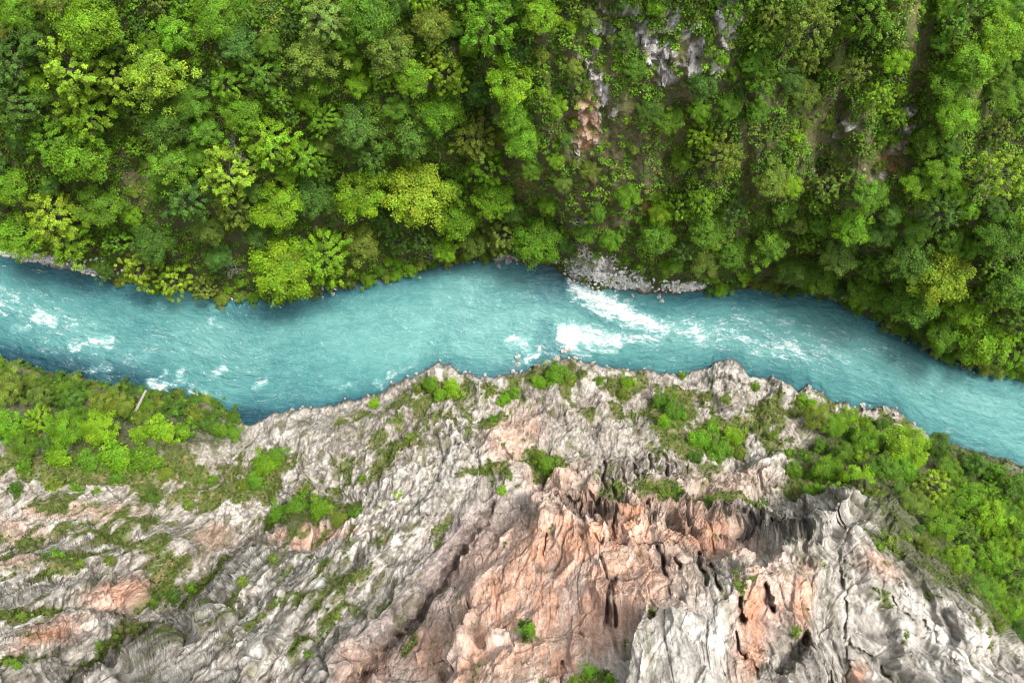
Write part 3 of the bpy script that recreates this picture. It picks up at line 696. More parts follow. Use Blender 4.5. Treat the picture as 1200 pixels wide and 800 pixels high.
# foam: capsules (x0, y0, x1, y1, radius, strength)
FOAM = [(668, 328, 684, 345, 6, .9), (678, 340, 705, 352, 9, 1.15), (705, 352, 738, 370, 10, 1.05), (738, 370, 776, 384, 9, .85), (776, 378, 800, 392, 6, .55), (690, 358, 716, 372, 5, .8), (715, 370, 730, 375, 5, .7),
        (660, 388, 668, 402, 9, 1.3), (672, 388, 690, 396, 10, 1.2), (690, 396, 722, 398, 9, .95), (722, 396, 765, 398, 7, .55), (690, 408, 720, 412, 5, .6), (668, 412, 690, 416, 5, .5),
        (598, 400, 614, 402, 6, .8), (606, 404, 620, 412, 5, .7), (616, 424, 632, 412, 4, .8), (640, 412, 652, 418, 3, .45), (612, 404, 640, 405, 6, .3),
        (812, 388, 822, 394, 9, .75), (840, 388, 862, 392, 8, .5), (866, 396, 885, 400, 8, .5), (800, 384, 850, 400, 14, .4), (850, 395, 960, 412, 20, .36), (905, 404, 918, 412, 8, .5), (925, 408, 945, 418, 7, .5), (965, 412, 990, 418, 9, .35),
        (870, 376, 930, 380, 8, .25), (985, 390, 1050, 405, 10, .22), (1035, 405, 1050, 412, 6, .35), (950, 380, 990, 390, 6, .2), (1040, 395, 1090, 440, 14, .15),
        (0, 340, 18, 352, 8, .55), (0, 358, 26, 362, 8, .5), (44, 371, 60, 376, 7, 1.0), (42, 360, 46, 372, 4, .6), (15, 384, 36, 384, 4, .6), (84, 408, 105, 402, 4.5, .75), (105, 402, 130, 398, 5, .75), (124, 404, 130, 408, 4, .8),
        (178, 450, 192, 452, 6, .9), (192, 452, 215, 447, 5, .6), (190, 440, 194, 436, 3, .65), (208, 440, 215, 434, 4, .75), (226, 458, 242, 460, 5, .6), (250, 438, 262, 434, 4, .85), (300, 454, 312, 446, 4, .75), (244, 379, 248, 376, 4, .7), (254, 380, 257, 380, 3, .6),
        (168, 416, 178, 412, 6, .35), (110, 432, 128, 432, 4, .5), (86, 380, 90, 380, 4, .5), (104, 380, 110, 378, 4, .4), (60, 390, 160, 420, 22, .26), (0, 350, 80, 380, 22, .28), (384, 446, 400, 452, 6, .3), (455, 440, 460, 438, 4, .6), (440, 444, 444, 452, 4, .45), (402, 452, 408, 450, 3, .5), (470, 434, 485, 430, 4, .4),
        (575, 372, 625, 372, 5, .3), (545, 385, 580, 376, 6, .2), (200, 400, 330, 440, 26, .16), (650, 440, 655, 430, 3, .2), (420, 420, 600, 420, 8, .05)]
foam = np.zeros(WX.shape)
WXF = WX + 5 * fbm(WX / 12, WY / 9, WX * 0, 3, 75); WYF = WY + 3.5 * fbm(WX / 12, WY / 9, WX * 0, 3, 76)
for x0, y0, x1, y1, r, s in FOAM:
    d = seg_dist(WXF, WYF, [(x0, y0), (x1, y1)])
    s = s * (.80 if x0 < 340 else .93)
    foam = np.maximum(foam, s * np.exp(-(d / (1.25 * r)) ** 2))
foam = foam + .10 * sstep(.75, .3, np.abs(WT - .5) * 2) * sstep(640, 760, WX) * (1 - sstep(1000, 1250, WX)) + .06 * (1 - sstep(150, 380, WX))
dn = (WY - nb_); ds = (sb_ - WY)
shade_depth = .30 + .42 * np.exp(-np.maximum(dn, 0) / 15) + .50 * np.exp(-np.maximum(ds, 0) / 12)  # darker towards both banks: tree shade and reflection painted into the water colour
shade_depth = shade_depth - .16 * ell(WX, WY, [(430, 390, 160, 40, -10, 1), (1120, 470, 140, 30, 25, 1.1), (780, 405, 120, 20, 3, .9), (250, 400, 90, 25, 20, .6)]) + ell(WX, WY, [(60, 425, 90, 16, 12, .45), (150, 440, 50, 12, 15, .5), (290, 490, 26, 20, -20, .5), (470, 320, 90, 14, -12, .4), (640, 330, 35, 22, 30, .35), (1100, 415, 60, 10, 25, .45), (700, 300, 40, 20, 0, .1),
             (860, 350, 90, 10, 0, .25), (330, 365, 90, 10, -5, .25), (640, 395, 12, 20, 0, .3), (110, 335, 100, 8, 15, .2), (400, 480, 60, 9, -18, .4)])  # paler mid-river, and more painted shade and reflection in patches by the banks
shade_depth = shade_depth - .22 * ell(WX, WY, [(735, 345, 60, 8, 5, .8)])
rough_w = np.clip(.25 + 1.0 * (1 - sstep(200, 430, WX)) + 1.0 * sstep(640, 720, WX) * (1 - .5 * sstep(950, 1200, WX)), 0, 1.3)
wave = perlin(FS * .30, FT * .55, FS * 0, 71) * .22 + perlin(FS * .75, FT * 1.1, FS * 0, 72) * .10
wz = wave * (rough_w * .9 + .12) + foam * (.25 + .5 * perlin(FS * .8, FT * 1.1, FS * 0, 73))
wz = wz * sstep(-.10, .02, np.minimum(WT, 1 - WT)) + 0.02
WP = to_world(WX, WY, WX * 0.0); WP[..., 2] = wz
river_me = mesh_np('river', WP.reshape(-1, 3), grid_faces(*WX.shape)[:, ::-1], M_WATER, True, fattrs={'foam': foam, 'shade_depth': shade_depth, 'rough': rough_w},
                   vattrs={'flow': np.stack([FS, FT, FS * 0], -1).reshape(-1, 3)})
link('river', river_me, kind='structure')


# ------------------------------------------------------------------ ground lookup
def zground(px, py):
    """relief height under a picture point, without the small displacement."""
    a = np.atleast_1d(np.float64(px)); b = np.atleast_1d(np.float64(py))
    if b[0] <= nbank(a)[0] + 8:
        return float(z_north(a, b)[0])
    return float(z_south(a, b)[0][0])


def spot(px, py, hc):
    """ground point below a crown whose centre, hc metres up, should show at (px, py)."""
    qx, qy = px, py
    for _ in range(6):
        zg = zground(qx, qy); zc = zg + hc
        r = (H - zc) / (H - zg)
        qx = 600 + (px - 600) * r; qy = 400 + (py - 400) * r
    zg = zground(qx, qy)
    w = to_world(np.float64(qx), np.float64(qy), np.float64(zg))
    return Vector(w), H - zg - hc


# ------------------------------------------------------------------ tree prototypes (crown radius 1, crown centre at height HC)
def leaf_cloud(centres, sizes, per, leaf, seed, flat=.6, up=.55, spray=0.0, tintv=.22, tints=None):
    r = np.random.default_rng(seed)
    n = len(centres); N_ = n * per
    ci = np.repeat(np.arange(n), per)
    d = r.normal(size=(N_, 3)); d /= np.linalg.norm(d, axis=1)[:, None]
    d[:, 2] = np.where(r.random(N_) < .7, np.abs(d[:, 2]), d[:, 2])
    rad = r.random(N_) ** .45
    out = centres[ci].copy(); on = np.linalg.norm(out, axis=1)[:, None] + 1e-6; out = out / on
    p = centres[ci] + d * rad[:, None] * sizes[ci][:, None] * np.array([1, 1, flat])
    if spray:
        s = r.random(N_) - .35
        hv = out * np.array([1, 1, .2]); hv /= np.linalg.norm(hv, axis=1)[:, None] + 1e-6
        p = centres[ci] + (d * rad[:, None] * sizes[ci][:, None] * np.array([.5, .5, .4])) + hv * (s * spray * sizes[ci])[:, None]
        p[:, 2] -= .25 * sizes[ci] * np.maximum(s, 0) ** 2 * spray
    nrm = .5 * d + .45 * out + np.array([0, 0, up]) + .55 * r.normal(size=(N_, 3)); nrm /= np.linalg.norm(nrm, axis=1)[:, None]
    tg = out + .9 * r.normal(size=(N_, 3)); tg -= nrm * np.sum(tg * nrm, 1)[:, None]; tg /= np.linalg.norm(tg, axis=1)[:, None] + 1e-6
    bt = np.cross(nrm, tg)
    L = leaf * (.6 + .8 * r.random(N_)); W = L * (.42 + .22 * r.random(N_))
    tg = tg * L[:, None]; bt = bt * W[:, None]
    v = np.stack([p - tg * .5, p + bt * .5 - tg * .05, p + tg * .5 - nrm * (.12 * L)[:, None], p - bt * .5 - tg * .05], 1).reshape(-1, 3)
    f = np.arange(N_ * 4).reshape(-1, 4)
    ct = 1 + tintv * r.normal(size=n) if tints is None else tints
    t = np.clip(ct[ci] * (1 + .16 * r.normal(size=N_)), .45, 1.7)
    hue = .06 * r.normal(size=n)[ci] + .05 * r.normal(size=N_)
    col = np.stack([t * (1 + hue), t, t * (1 - .6 * hue)], -1)
    return v, f, np.repeat(col, 4, axis=0)


def crown_points(n, seed, low=-.3, lump=.25, tall=1.0, hollow=.5):
    r = np.random.default_rng(seed)
    i = np.arange(n) + .5
    z = 1 - (1 - low) * i / n
    ph = i * 2.399963 + r.normal(size=n) * .25
    s = np.sqrt(np.maximum(0, 1 - z * z))
    d = np.stack([s * np.cos(ph), s * np.sin(ph), z], -1) + .12 * r.normal(size=(n, 3))
    rr = .74 * (1 + lump * perlin(d[:, 0] * 1.6 + seed, d[:, 1] * 1.6, d[:, 2] * 1.6, seed % 9) * 1.5) * (hollow + (1 - hollow) * r.random(n) ** .35)
    return d * rr[:, None] * np.array([1, 1, tall])


TREE_KINDS = {}


def make_tree_meshes(key, n, per, leaf, seed, size=(.22, .36), flat=.6, low=-.3, lump=.25, tall=1.0, spray=0.0, hc=1.25, stems=1, hollow=.55):
    r = np.random.default_rng(seed)
    cs = crown_points(n, seed, low, lump, tall, hollow)
    sz = r.uniform(size[0], size[1], n)
    v, f, t = leaf_cloud(cs, sz, per, leaf, seed + 1, flat, spray=spray)
    v = v + np.array([0, 0, hc])
    crown = mesh_np('crown_' + key, v, f, M_LEAF, False, cattr={'tint': t})
    g = Geo()
    top = np.array([.05 * r.normal(), .05 * r.normal(), hc + .25 * tall])
    for s in range(stems):
        b = np.array([0, 0, -.35]) if stems == 1 else np.array([.12 * math.cos(s * 2.1), .12 * math.sin(s * 2.1), -.3])
        e = top if stems == 1 else np.array([.35 * math.cos(s * 2.1), .35 * math.sin(s * 2.1), hc + .1])
        ts = np.linspace(0, 1, 7)[:, None]
        pts = b * (1 - ts) + e * ts + np.sin(ts * 5) * .03 * r.normal(size=3)
        g.tube(pts, np.linspace(.075, .022, 7) / (1 if stems == 1 else 1.6))
    for k in r.choice(n, min(n, 16), replace=False):
        a = r.uniform(.35, .8); b = np.array([0, 0, -.2]) * (1 - a) + top * a
        e = cs[k] + np.array([0, 0, hc])
        m = (b + e) / 2 + np.array([0, 0, .08]) + .04 * r.normal(size=3)
        ts = np.linspace(0, 1, 5)[:, None]
        g.tube((1 - ts) ** 2 * b + 2 * ts * (1 - ts) * m + ts ** 2 * e, np.linspace(.032, .008, 5), 5)
    TREE_KINDS[key] = (crown, g.mesh('trunk_' + key, M_BARK), hc)


make_tree_meshes('round', 92, 112, 0.062, 101, size=(.17, .29), low=-.2, lump=.26, tall=.85, hollow=.72)
make_tree_meshes('full', 100, 95, 0.060, 102, size=(.15, .26), lump=.30, tall=.9)
make_tree_meshes('loose', 92, 95, 0.062, 103, size=(.13, .25), lump=0.4, hollow=.4, tall=.95)
make_tree_meshes('feather', 96, 100, 0.062, 104, size=(.14, .24), spray=0.9, lump=0.38, tall=.9, hollow=0.45)
make_tree_meshes('plume', 84, 105, 0.062, 105, size=(.14, .24), spray=0.7, lump=.30, tall=1.3, hc=1.6)
make_tree_meshes('ragged', 130, 70, 0.062, 106, size=(.12, .23), lump=0.36, hollow=0.62, tall=1.0, spray=0.4)
make_tree_meshes('clumpy', 56, 170, 0.060, 107, size=(.18, .30), lump=0.42, hollow=.6, tall=.9)
make_tree_meshes('bush', 46, 80, .105, 108, size=(.16, .34), low=-.05, lump=.6, tall=.62, hc=.42, stems=3, flat=.7)
make_tree_meshes('scrub', 40, 64, .115, 109, size=(.13, .32), low=0.0, lump=.8, tall=.55, hc=.38, stems=3, flat=.7, hollow=.3)


def bare_mesh(seed):
    r = np.random.default_rng(seed); g = Geo()

    def branch(p, d, L, rad, lev):
        n = 4; pts = [p]
        for k in range(n):
            d = d + .18 * r.normal(size=3) + np.array([0, 0, .06]); d /= np.linalg.norm(d)
            pts.append(pts[-1] + d * L / n)
        g.tube(pts, np.linspace(rad, rad * .45, n + 1), 5)
        if lev > 0:
            for k in range(5 if lev > 1 else 4):
                j = r.integers(1, n + 1); dd = d + .85 * r.normal(size=3); dd[2] = abs(dd[2]) * .6 + .1; dd /= np.linalg.norm(dd)
                branch(pts[j], dd, L * r.uniform(.5, .75), rad * .5, lev - 1)
    branch(np.array([0, 0, -.3]), np.array([0, 0, 1.0]), 1.1, .05, 3)
    return g.mesh('bare_branches', M_DEAD)


# ------------------------------------------------------------------ labels
MARKS_N = [("the bare brown earth gap", 159, 218), ("the grey upper outcrop", 768, 52), ("the pale rock slab", 852, 22), ("the orange rock scar", 690, 150), ("the reddish scree scar", 1050, 185),
           ("the round tree beside the gravel bank", 628, 280), ("the broad lime tree at the water", 331, 315), ("the big yellow-topped tree", 491, 230), ("the yellow dome tree", 1095, 320), ("the tall olive tree", 837, 192),
           ("the ragged yellow-green tree", 192, 91), ("the gravel bank", 700, 325), ("the pebble shore", 100, 316), ("the tall plumed tree", 938, 40), ("the lime tree by the gully", 599, 98), ("the dark drooping tree", 15, 120),
           ("the yellow crown on the slope", 1171, 203), ("the lone yellow tree", 525, 88), ("the lime tree among dark crowns", 267, 206), ("the bright tree above it all", 105, 30), ("the bright slender tree", 579, 30), ("the lime tree on the wooded slope", 317, 169)]
MARKS_S = [("the dark overhang", 910, 620), ("the pink rock face", 690, 650), ("the brown cleft", 515, 690), ("the leafy gully", 290, 640), ("the grey slab", 1080, 740), ("the orange rock patch", 145, 700),
           ("the bare white pole", 165, 468), ("the white rapid", 670, 415), ("the riverside crag", 850, 440), ("the pale pink slab", 600, 505), ("the grey knob", 1040, 592), ("the bright flat bush", 190, 507), ("the small crag", 908, 470), ("the river's lower reach", 1180, 555), ("the fluted grey wall", 420, 680)]
USED = {}
ORD = ['', 'second ', 'third ', 'fourth ', 'fifth ', 'sixth ', 'seventh ', 'eighth ', 'ninth ', 'tenth ', 'eleventh ', 'twelfth ', 'thirteenth ', 'fourteenth ', 'fifteenth ', 'sixteenth ', 'seventeenth ', 'eighteenth ', 'nineteenth ', 'twentieth ']


def rel_label(desc, px, py, north):
    marks = MARKS_N if north else MARKS_S
    best = sorted(marks, key=lambda m: math.hypot(m[1] - px, m[2] - py))
    cands = []
    for m in best[:3]:
        dx, dy = px - m[1], py - m[2]
        if math.hypot(dx, dy) < 10: continue
        a = math.degrees(math.atan2(-dy, dx))
        uph = ('upslope of', 'downslope of') if north else ('below', 'above')
        v0, v1 = ('upslope', 'downslope') if north else ('below', 'above')
        dirs = ['downstream of', v0 + ' and downstream of', uph[0], v0 + ' and upstream of', 'upstream of', v1 + ' and upstream of', uph[1], v1 + ' and downstream of']
        w = dirs[int(((a + 22.5) % 360) // 45)]
        cands.append((w, m[0]))
    for w, mk in cands:
        lab = f"{desc} {w} {mk}"
        if lab not in USED:
            USED[lab] = 1; return lab
    w, mk = cands[0]
    lab0 = f"{desc} {w} {mk}"
    while True:
        k = USED[lab0]; USED[lab0] += 1
        lab = f"{ORD[min(k, 19)]}{desc} {w} {mk}"
        if lab not in USED:
            USED[lab] = 1; return lab


# colours: leaf albedo
PAL = {'lime': (0.182, 0.325, 0.010), 'yellow-green': (0.235, 0.345, 0.020), 'bright green': (0.138, 0.278, 0.010), 'mid-green': (0.108, 0.220, 0.012), 'dark green': (0.076, 0.158, 0.014), 'olive': (0.146, 0.208, 0.022),
       'pale green': (0.168, 0.255, 0.040), 'blue-green': (0.080, 0.170, 0.022)}
PLACED_N = []; PLACED_S = []


def add_tree(px, py, r, kind, col, north, label=None, name='broadleaf_tree', cat='tree', stretch=1.0, group=None):
    crown, trunk, hc = TREE_KINDS[kind]
    R = r * K * 140
    for _ in range(3):
        loc, depth = spot(px, py, hc * R * stretch)
        R = r * K * depth
    base = bpy.data.objects.new(name, None); COL.objects.link(base)
    base.empty_display_size = .5
    base.location = loc; base.scale = (R, R, R * stretch)
    base.rotation_euler = (random.uniform(-.07, .07), random.uniform(-.07, .07), random.uniform(0, 6.283))
    c = PAL[col]; j = random.uniform(.86, 1.14); h = random.uniform(-.08, .08)
    bush = kind in ('bush', 'scrub')
    o1 = link('foliage' if bush else 'crown', crown, base); o2 = link('stem' if bush else 'trunk', trunk, base)
    o1.color = (c[0] * j * (1 + h), c[1] * j, c[2] * j * (1 - h), 1)
    size = ('small' if r < 15 else 'large' if r > 29 else 'mid-sized') if not bush else ('small' if r < 9 else 'wide' if r > 17 else 'mid-sized')
    form = {'round': 'rounded', 'full': 'dense', 'loose': 'loose-crowned', 'feather': 'feathery', 'plume': 'tall plumed', 'ragged': 'ragged', 'clumpy': 'clumped', 'bush': 'leafy', 'scrub': 'scrubby'}[kind]
    desc = f"{size} {col} {form} {'shrub' if bush else 'tree'}"
    base['label'] = label or rel_label(desc, px, py, north)
    if label: USED[label] = 1
    base['category'] = cat
    base['group'] = group or ('trees on the north slope' if north else 'trees on the south side')
    (PLACED_N if north else PLACED_S).append((px, py, r))
    return base


T = add_tree
# trees one can pick out in the photograph: px, py, crown radius px, kind, colour, label
NOTED_N = [
    (20, 12, 26, 'full', 'bright green', None, 1), (105, 30, 38, 'full', 'lime', 'large bright lime tree near the upper edge beside ragged yellow crowns', 1), (88, 78, 40, 'ragged', 'yellow-green', None, 1),
    (135, 93, 32, 'ragged', 'yellow-green', None, 1), (192, 91, 40, 'loose', 'yellow-green', 'ragged yellow-green tree, brightest of the upstream upper slope', 1), (101, 133, 36, 'feather', 'lime', None, 1), (61, 167, 32, 'feather', 'bright green', None, 1),
    (101, 182, 38, 'full', 'bright green', None, 1), (317, 166, 36, 'feather', 'lime', 'lime tree lighter than the wooded slope around it, between dark gaps', 1), (356, 184, 26, 'feather', 'bright green', None, 1),
    (267, 206, 36, 'ragged', 'yellow-green', 'ragged yellow-lime tree standing among dark green crowns', 1), (324, 246, 32, 'clumpy', 'lime', None, 1), (68, 255, 36, 'feather', 'yellow-green', None, 1), (10, 216, 24, 'full', 'bright green', None, 1),
    (118, 241, 28, 'clumpy', 'mid-green', None, 1), (255, 20, 32, 'full', 'bright green', None, 1), (209, 40, 28, 'loose', 'bright green', None, 1), (283, 132, 26, 'full', 'bright green', None, 1), (368, 67, 34, 'loose', 'olive', None, 1),
    (381, 25, 30, 'feather', 'pale green', None, 1), (13, 71, 30, 'feather', 'blue-green', None, 1), (15, 122, 36, 'feather', 'dark green', 'dark drooping tree at the upstream end of the wooded slope', 1), (199, 150, 30, 'full', 'dark green', None, 1),
    (200, 195, 32, 'loose', 'mid-green', None, 1), (222, 232, 30, 'feather', 'blue-green', None, 1), (368, 232, 28, 'full', 'dark green', None, 1), (579, 30, 42, 'feather', 'bright green', 'bright green slender-leaved tree at the upper edge beside the dry gully', 1.1),
    (632, 18, 26, 'full', 'lime', None, 1), (599, 100, 31, 'clumpy', 'lime', 'bright lime tree with clumped crown by the dry gully', 1), (603, 135, 24, 'full', 'bright green', None, 1), (525, 88, 25, 'ragged', 'yellow-green', 'lone yellow-lime tree with dark shade around, upstream of the dry gully', 1),
    (507, 68, 15, 'ragged', 'yellow-green', None, 1), (451, 61, 34, 'full', 'olive', None, 1), (434, 18, 34, 'full', 'mid-green', None, 1), (483, 88, 24, 'full', 'bright green', None, 1), (518, 135, 28, 'full', 'bright green', None, 1), (559, 162, 32, 'feather', 'olive', None, 1),
    (447, 93, 17, 'ragged', 'lime', None, 1), (428, 228, 33, 'clumpy', 'lime', None, 1), (491, 231, 41, 'round', 'yellow-green', 'big round yellow-topped tree, widest crown above the calm pool', 1), (575, 233, 27, 'full', 'bright green', None, 1), (535, 257, 28, 'full', 'bright green', None, 1),
    (478, 165, 32, 'loose', 'dark green', None, 1), (420, 150, 28, 'full', 'blue-green', None, 1), (938, 40, 36, 'plume', 'olive', 'tall plumed olive-lime tree at the upper edge near the pale slab', 1.25), (946, 74, 18, 'plume', 'olive', None, 1.2), (1019, 27, 32, 'plume', 'mid-green', None, 1.3),
    (1000, 84, 20, 'plume', 'olive', None, 1.2), (1050, 74, 17, 'clumpy', 'lime', None, 1.2), (926, 95, 16, 'round', 'blue-green', 'small hazy blue-green rounded tree below the tall plumed tree', 1), (1114, 98, 27, 'full', 'bright green', None, 1), (1171, 48, 32, 'full', 'lime', None, 1), (1140, 75, 30, 'full', 'bright green', None, 1),
    (1171, 205, 34, 'ragged', 'yellow-green', 'yellow-green ragged crown on the downstream slope, paler than its neighbours', 1), (1077, 218, 22, 'clumpy', 'bright green', None, 1), (1104, 203, 22, 'clumpy', 'bright green', None, 1), (1120, 138, 26, 'full', 'bright green', None, 1), (1084, 170, 20, 'full', 'mid-green', None, 1), (1097, 124, 9, 'round', 'lime', None, 1),
    (837, 190, 28, 'plume', 'olive', 'tall olive-yellow tree standing on the steep slope above the gravel shore', 1.35), (820, 156, 20, 'feather', 'lime', None, 1.1), (820, 130, 14, 'round', 'bright green', None, 1), (853, 126, 15, 'round', 'mid-green', None, 1), (888, 130, 14, 'round', 'mid-green', None, 1), (1028, 115, 20, 'ragged', 'lime', None, 1),
    (928, 219, 14, 'round', 'lime', None, 1), (905, 215, 22, 'full', 'olive', None, 1), (1016, 230, 22, 'full', 'mid-green', None, 1), (969, 217, 20, 'ragged', 'olive', None, 1), (798, 187, 14, 'clumpy', 'bright green', None, 1), (1012, 178, 12, 'ragged', 'olive', None, 1),
    (331, 315, 40, 'round', 'lime', 'broad bright lime tree leaning over the water, upstream of the calm pool', 1), (378, 300, 36, 'feather', 'lime', None, 1), (182, 285, 28, 'full', 'dark green', None, 1), (81, 285, 32, 'feather', 'lime', None, 1), (22, 278, 32, 'full', 'bright green', None, 1), (165, 318, 26, 'ragged', 'yellow-green', None, 1), (205, 328, 24, 'ragged', 'yellow-green', None, 1), (240, 340, 17, 'ragged', 'olive', None, 1),
    (628, 281, 31, 'round', 'bright green', 'round bright green tree at the water beside the gravel bank', 1), (555, 285, 21, 'full', 'olive', None, 1), (717, 280, 15, 'round', 'bright green', None, 1), (768, 276, 25, 'full', 'mid-green', None, 1), (425, 290, 28, 'loose', 'olive', None, 1),
    (830, 270, 26, 'full', 'mid-green', None, 1), (824, 308, 20, 'round', 'olive', None, 1), (858, 298, 22, 'full', 'mid-green', None, 1), (900, 288, 26, 'loose', 'mid-green', None, 1), (930, 318, 24, 'full', 'dark green', None, 1), (962, 322, 24, 'full', 'mid-green', None, 1), (985, 298, 24, 'full', 'pale green', None, 1), (1012, 340, 25, 'full', 'mid-green', None, 1), (1000, 262, 26, 'full', 'bright green', None, 1),
    (1098, 318, 37, 'round', 'yellow-green', 'yellow-lime dome-shaped tree above the river bend, brightest crown there', 1.05), (1126, 360, 21, 'round', 'lime', None, 1), (1060, 300, 30, 'full', 'dark green', None, 1), (1068, 352, 34, 'full', 'mid-green', None, 1), (1150, 400, 34, 'full', 'bright green', None, 1), (1108, 392, 26, 'full', 'mid-green', None, 1), (1183, 335, 30, 'full', 'mid-green', None, 1), (1172, 278, 30, 'clumpy', 'mid-green', None, 1), (1192, 410, 26, 'feather', 'bright green', None, 1),
    (690, 200, 12, 'round', 'olive', None, 1), (650, 189, 11, 'round', 'lime', None, 1), (643, 240, 13, 'round', 'lime', None, 1), (735, 232, 16, 'round', 'bright green', None, 1), (775, 250, 16, 'round', 'lime', None, 1), (660, 215, 12, 'round', 'olive', None, 1), (700, 250, 14, 'loose', 'mid-green', None, 1), (760, 130, 18, 'full', 'dark green', None, 1), (785, 140, 18, 'full', 'mid-green', None, 1), (770, 8, 14, 'full', 'bright green', None, 1), (822, 100, 20, 'full', 'dark green', None, 1), (745, 80, 15, 'full', 'mid-green', None, 1),
    (893, 40, 20, 'feather', 'mid-green', None, 1), (905, 15, 20, 'feather', 'olive', None, 1), (735, 50, 14, 'loose', 'dark green', None, 1), (690, 20, 14, 'loose', 'olive', None, 1), (672, 80, 14, 'loose', 'olive', None, 1), (655, 125, 13, 'clumpy', 'lime', None, 1),
]
for px, py, r, kd, cl, lb, st in NOTED_N:
    T(px, py, r, kd, cl, True, lb, stretch=st)

# the rest of the north wood: irregular spacing, thinner where the slope is bare or rocky
SPARSE_N = [(700, 120, 75, 140, 0, 1), (800, 80, 50, 80, 0, 1), (980, 170, 70, 60, 0, .9), (1072, 80, 20, 130, 0, 1), (160, 220, 18, 30, 0, 1), (592, 175, 22, 55, -20, 1), (880, 170, 20, 80, 0, .8), (648, 60, 16, 90, 0, 1), (700, 315, 60, 30, 0, 1), (800, 335, 40, 12, 0, 1), (740, 200, 60, 60, 0, .8)]
KIND_N = ['full', 'full', 'loose', 'feather', 'round', 'clumpy', 'ragged', 'plume']
COL_N = ['bright green', 'mid-green', 'mid-green', 'mid-green', 'dark green', 'olive', 'lime', 'blue-green', 'bright green']
cnt = 0
for _ in range(9000):
    if cnt >= 128: break
    px = random.uniform(-12, 1212); py = random.uniform(-10, 400)
    r = random.choice([14, 16, 18, 20, 22, 25])
    if py > nbank(px) - r * .75 + 4: continue
    sp = float(ell(np.array([px]), np.array([py]), SPARSE_N)[0])
    if sp > .4: continue
    if px > 640 and px < 1060 and r > 23: continue
    ok = True
    for (a, b, q) in PLACED_N:
        if math.hypot(a - px, b - py) < .66 * (q + r): ok = False; break
    if not ok: continue
    kd = random.choice(KIND_N); cl = random.choice(COL_N)
    T(px, py, r, kd, cl, True, stretch=1.15 if kd == 'plume' else 1); cnt += 1

# shrubs of the sparse north slope
cs_ = 0
for _ in range(6000):
    if cs_ >= 76: break
    px = random.uniform(0, 1200); py = random.uniform(0, 400)
    r = random.uniform(5.5, 11)
    if py > nbank(px) - 5: continue
    sp = float(ell(np.array([px]), np.array([py]), SPARSE_N)[0])
    if sp < .25 and not (nbank(px) - py < 22): continue
    if ell(np.array([px]), np.array([py]), ROCK_N)[0] > .5: continue
    if any(math.hypot(a - px, b - py) < (q + r) * .75 for a, b, q in PLACED_N): continue
    T(px, py, r, random.choice(['bush', 'scrub']), random.choice(['olive', 'mid-green', 'lime', 'bright green', 'dark green', 'olive']), True, name='shrub', cat='shrub', group='shrubs on the north slope'); cs_ += 1

# low growth hanging over the north waterline
k_ = 0
for _ in range(2000):
    if k_ >= 46: break
    px = random.choice([random.uniform(130, 560), random.uniform(400, 580), random.uniform(830, 1200)]); py = float(nbank(px)) - random.uniform(-3, 5); r = random.uniform(8, 13)
    if any(math.hypot(a - px, b - py) < (q + r) * .62 for a, b, q in PLACED_N): continue
    T(px, py, r, random.choice(['bush', 'scrub']), random.choice(['olive', 'mid-green', 'dark green', 'bright green', 'olive']), True, name='shrub', cat='shrub', group='shrubs on the north bank'); k_ += 1

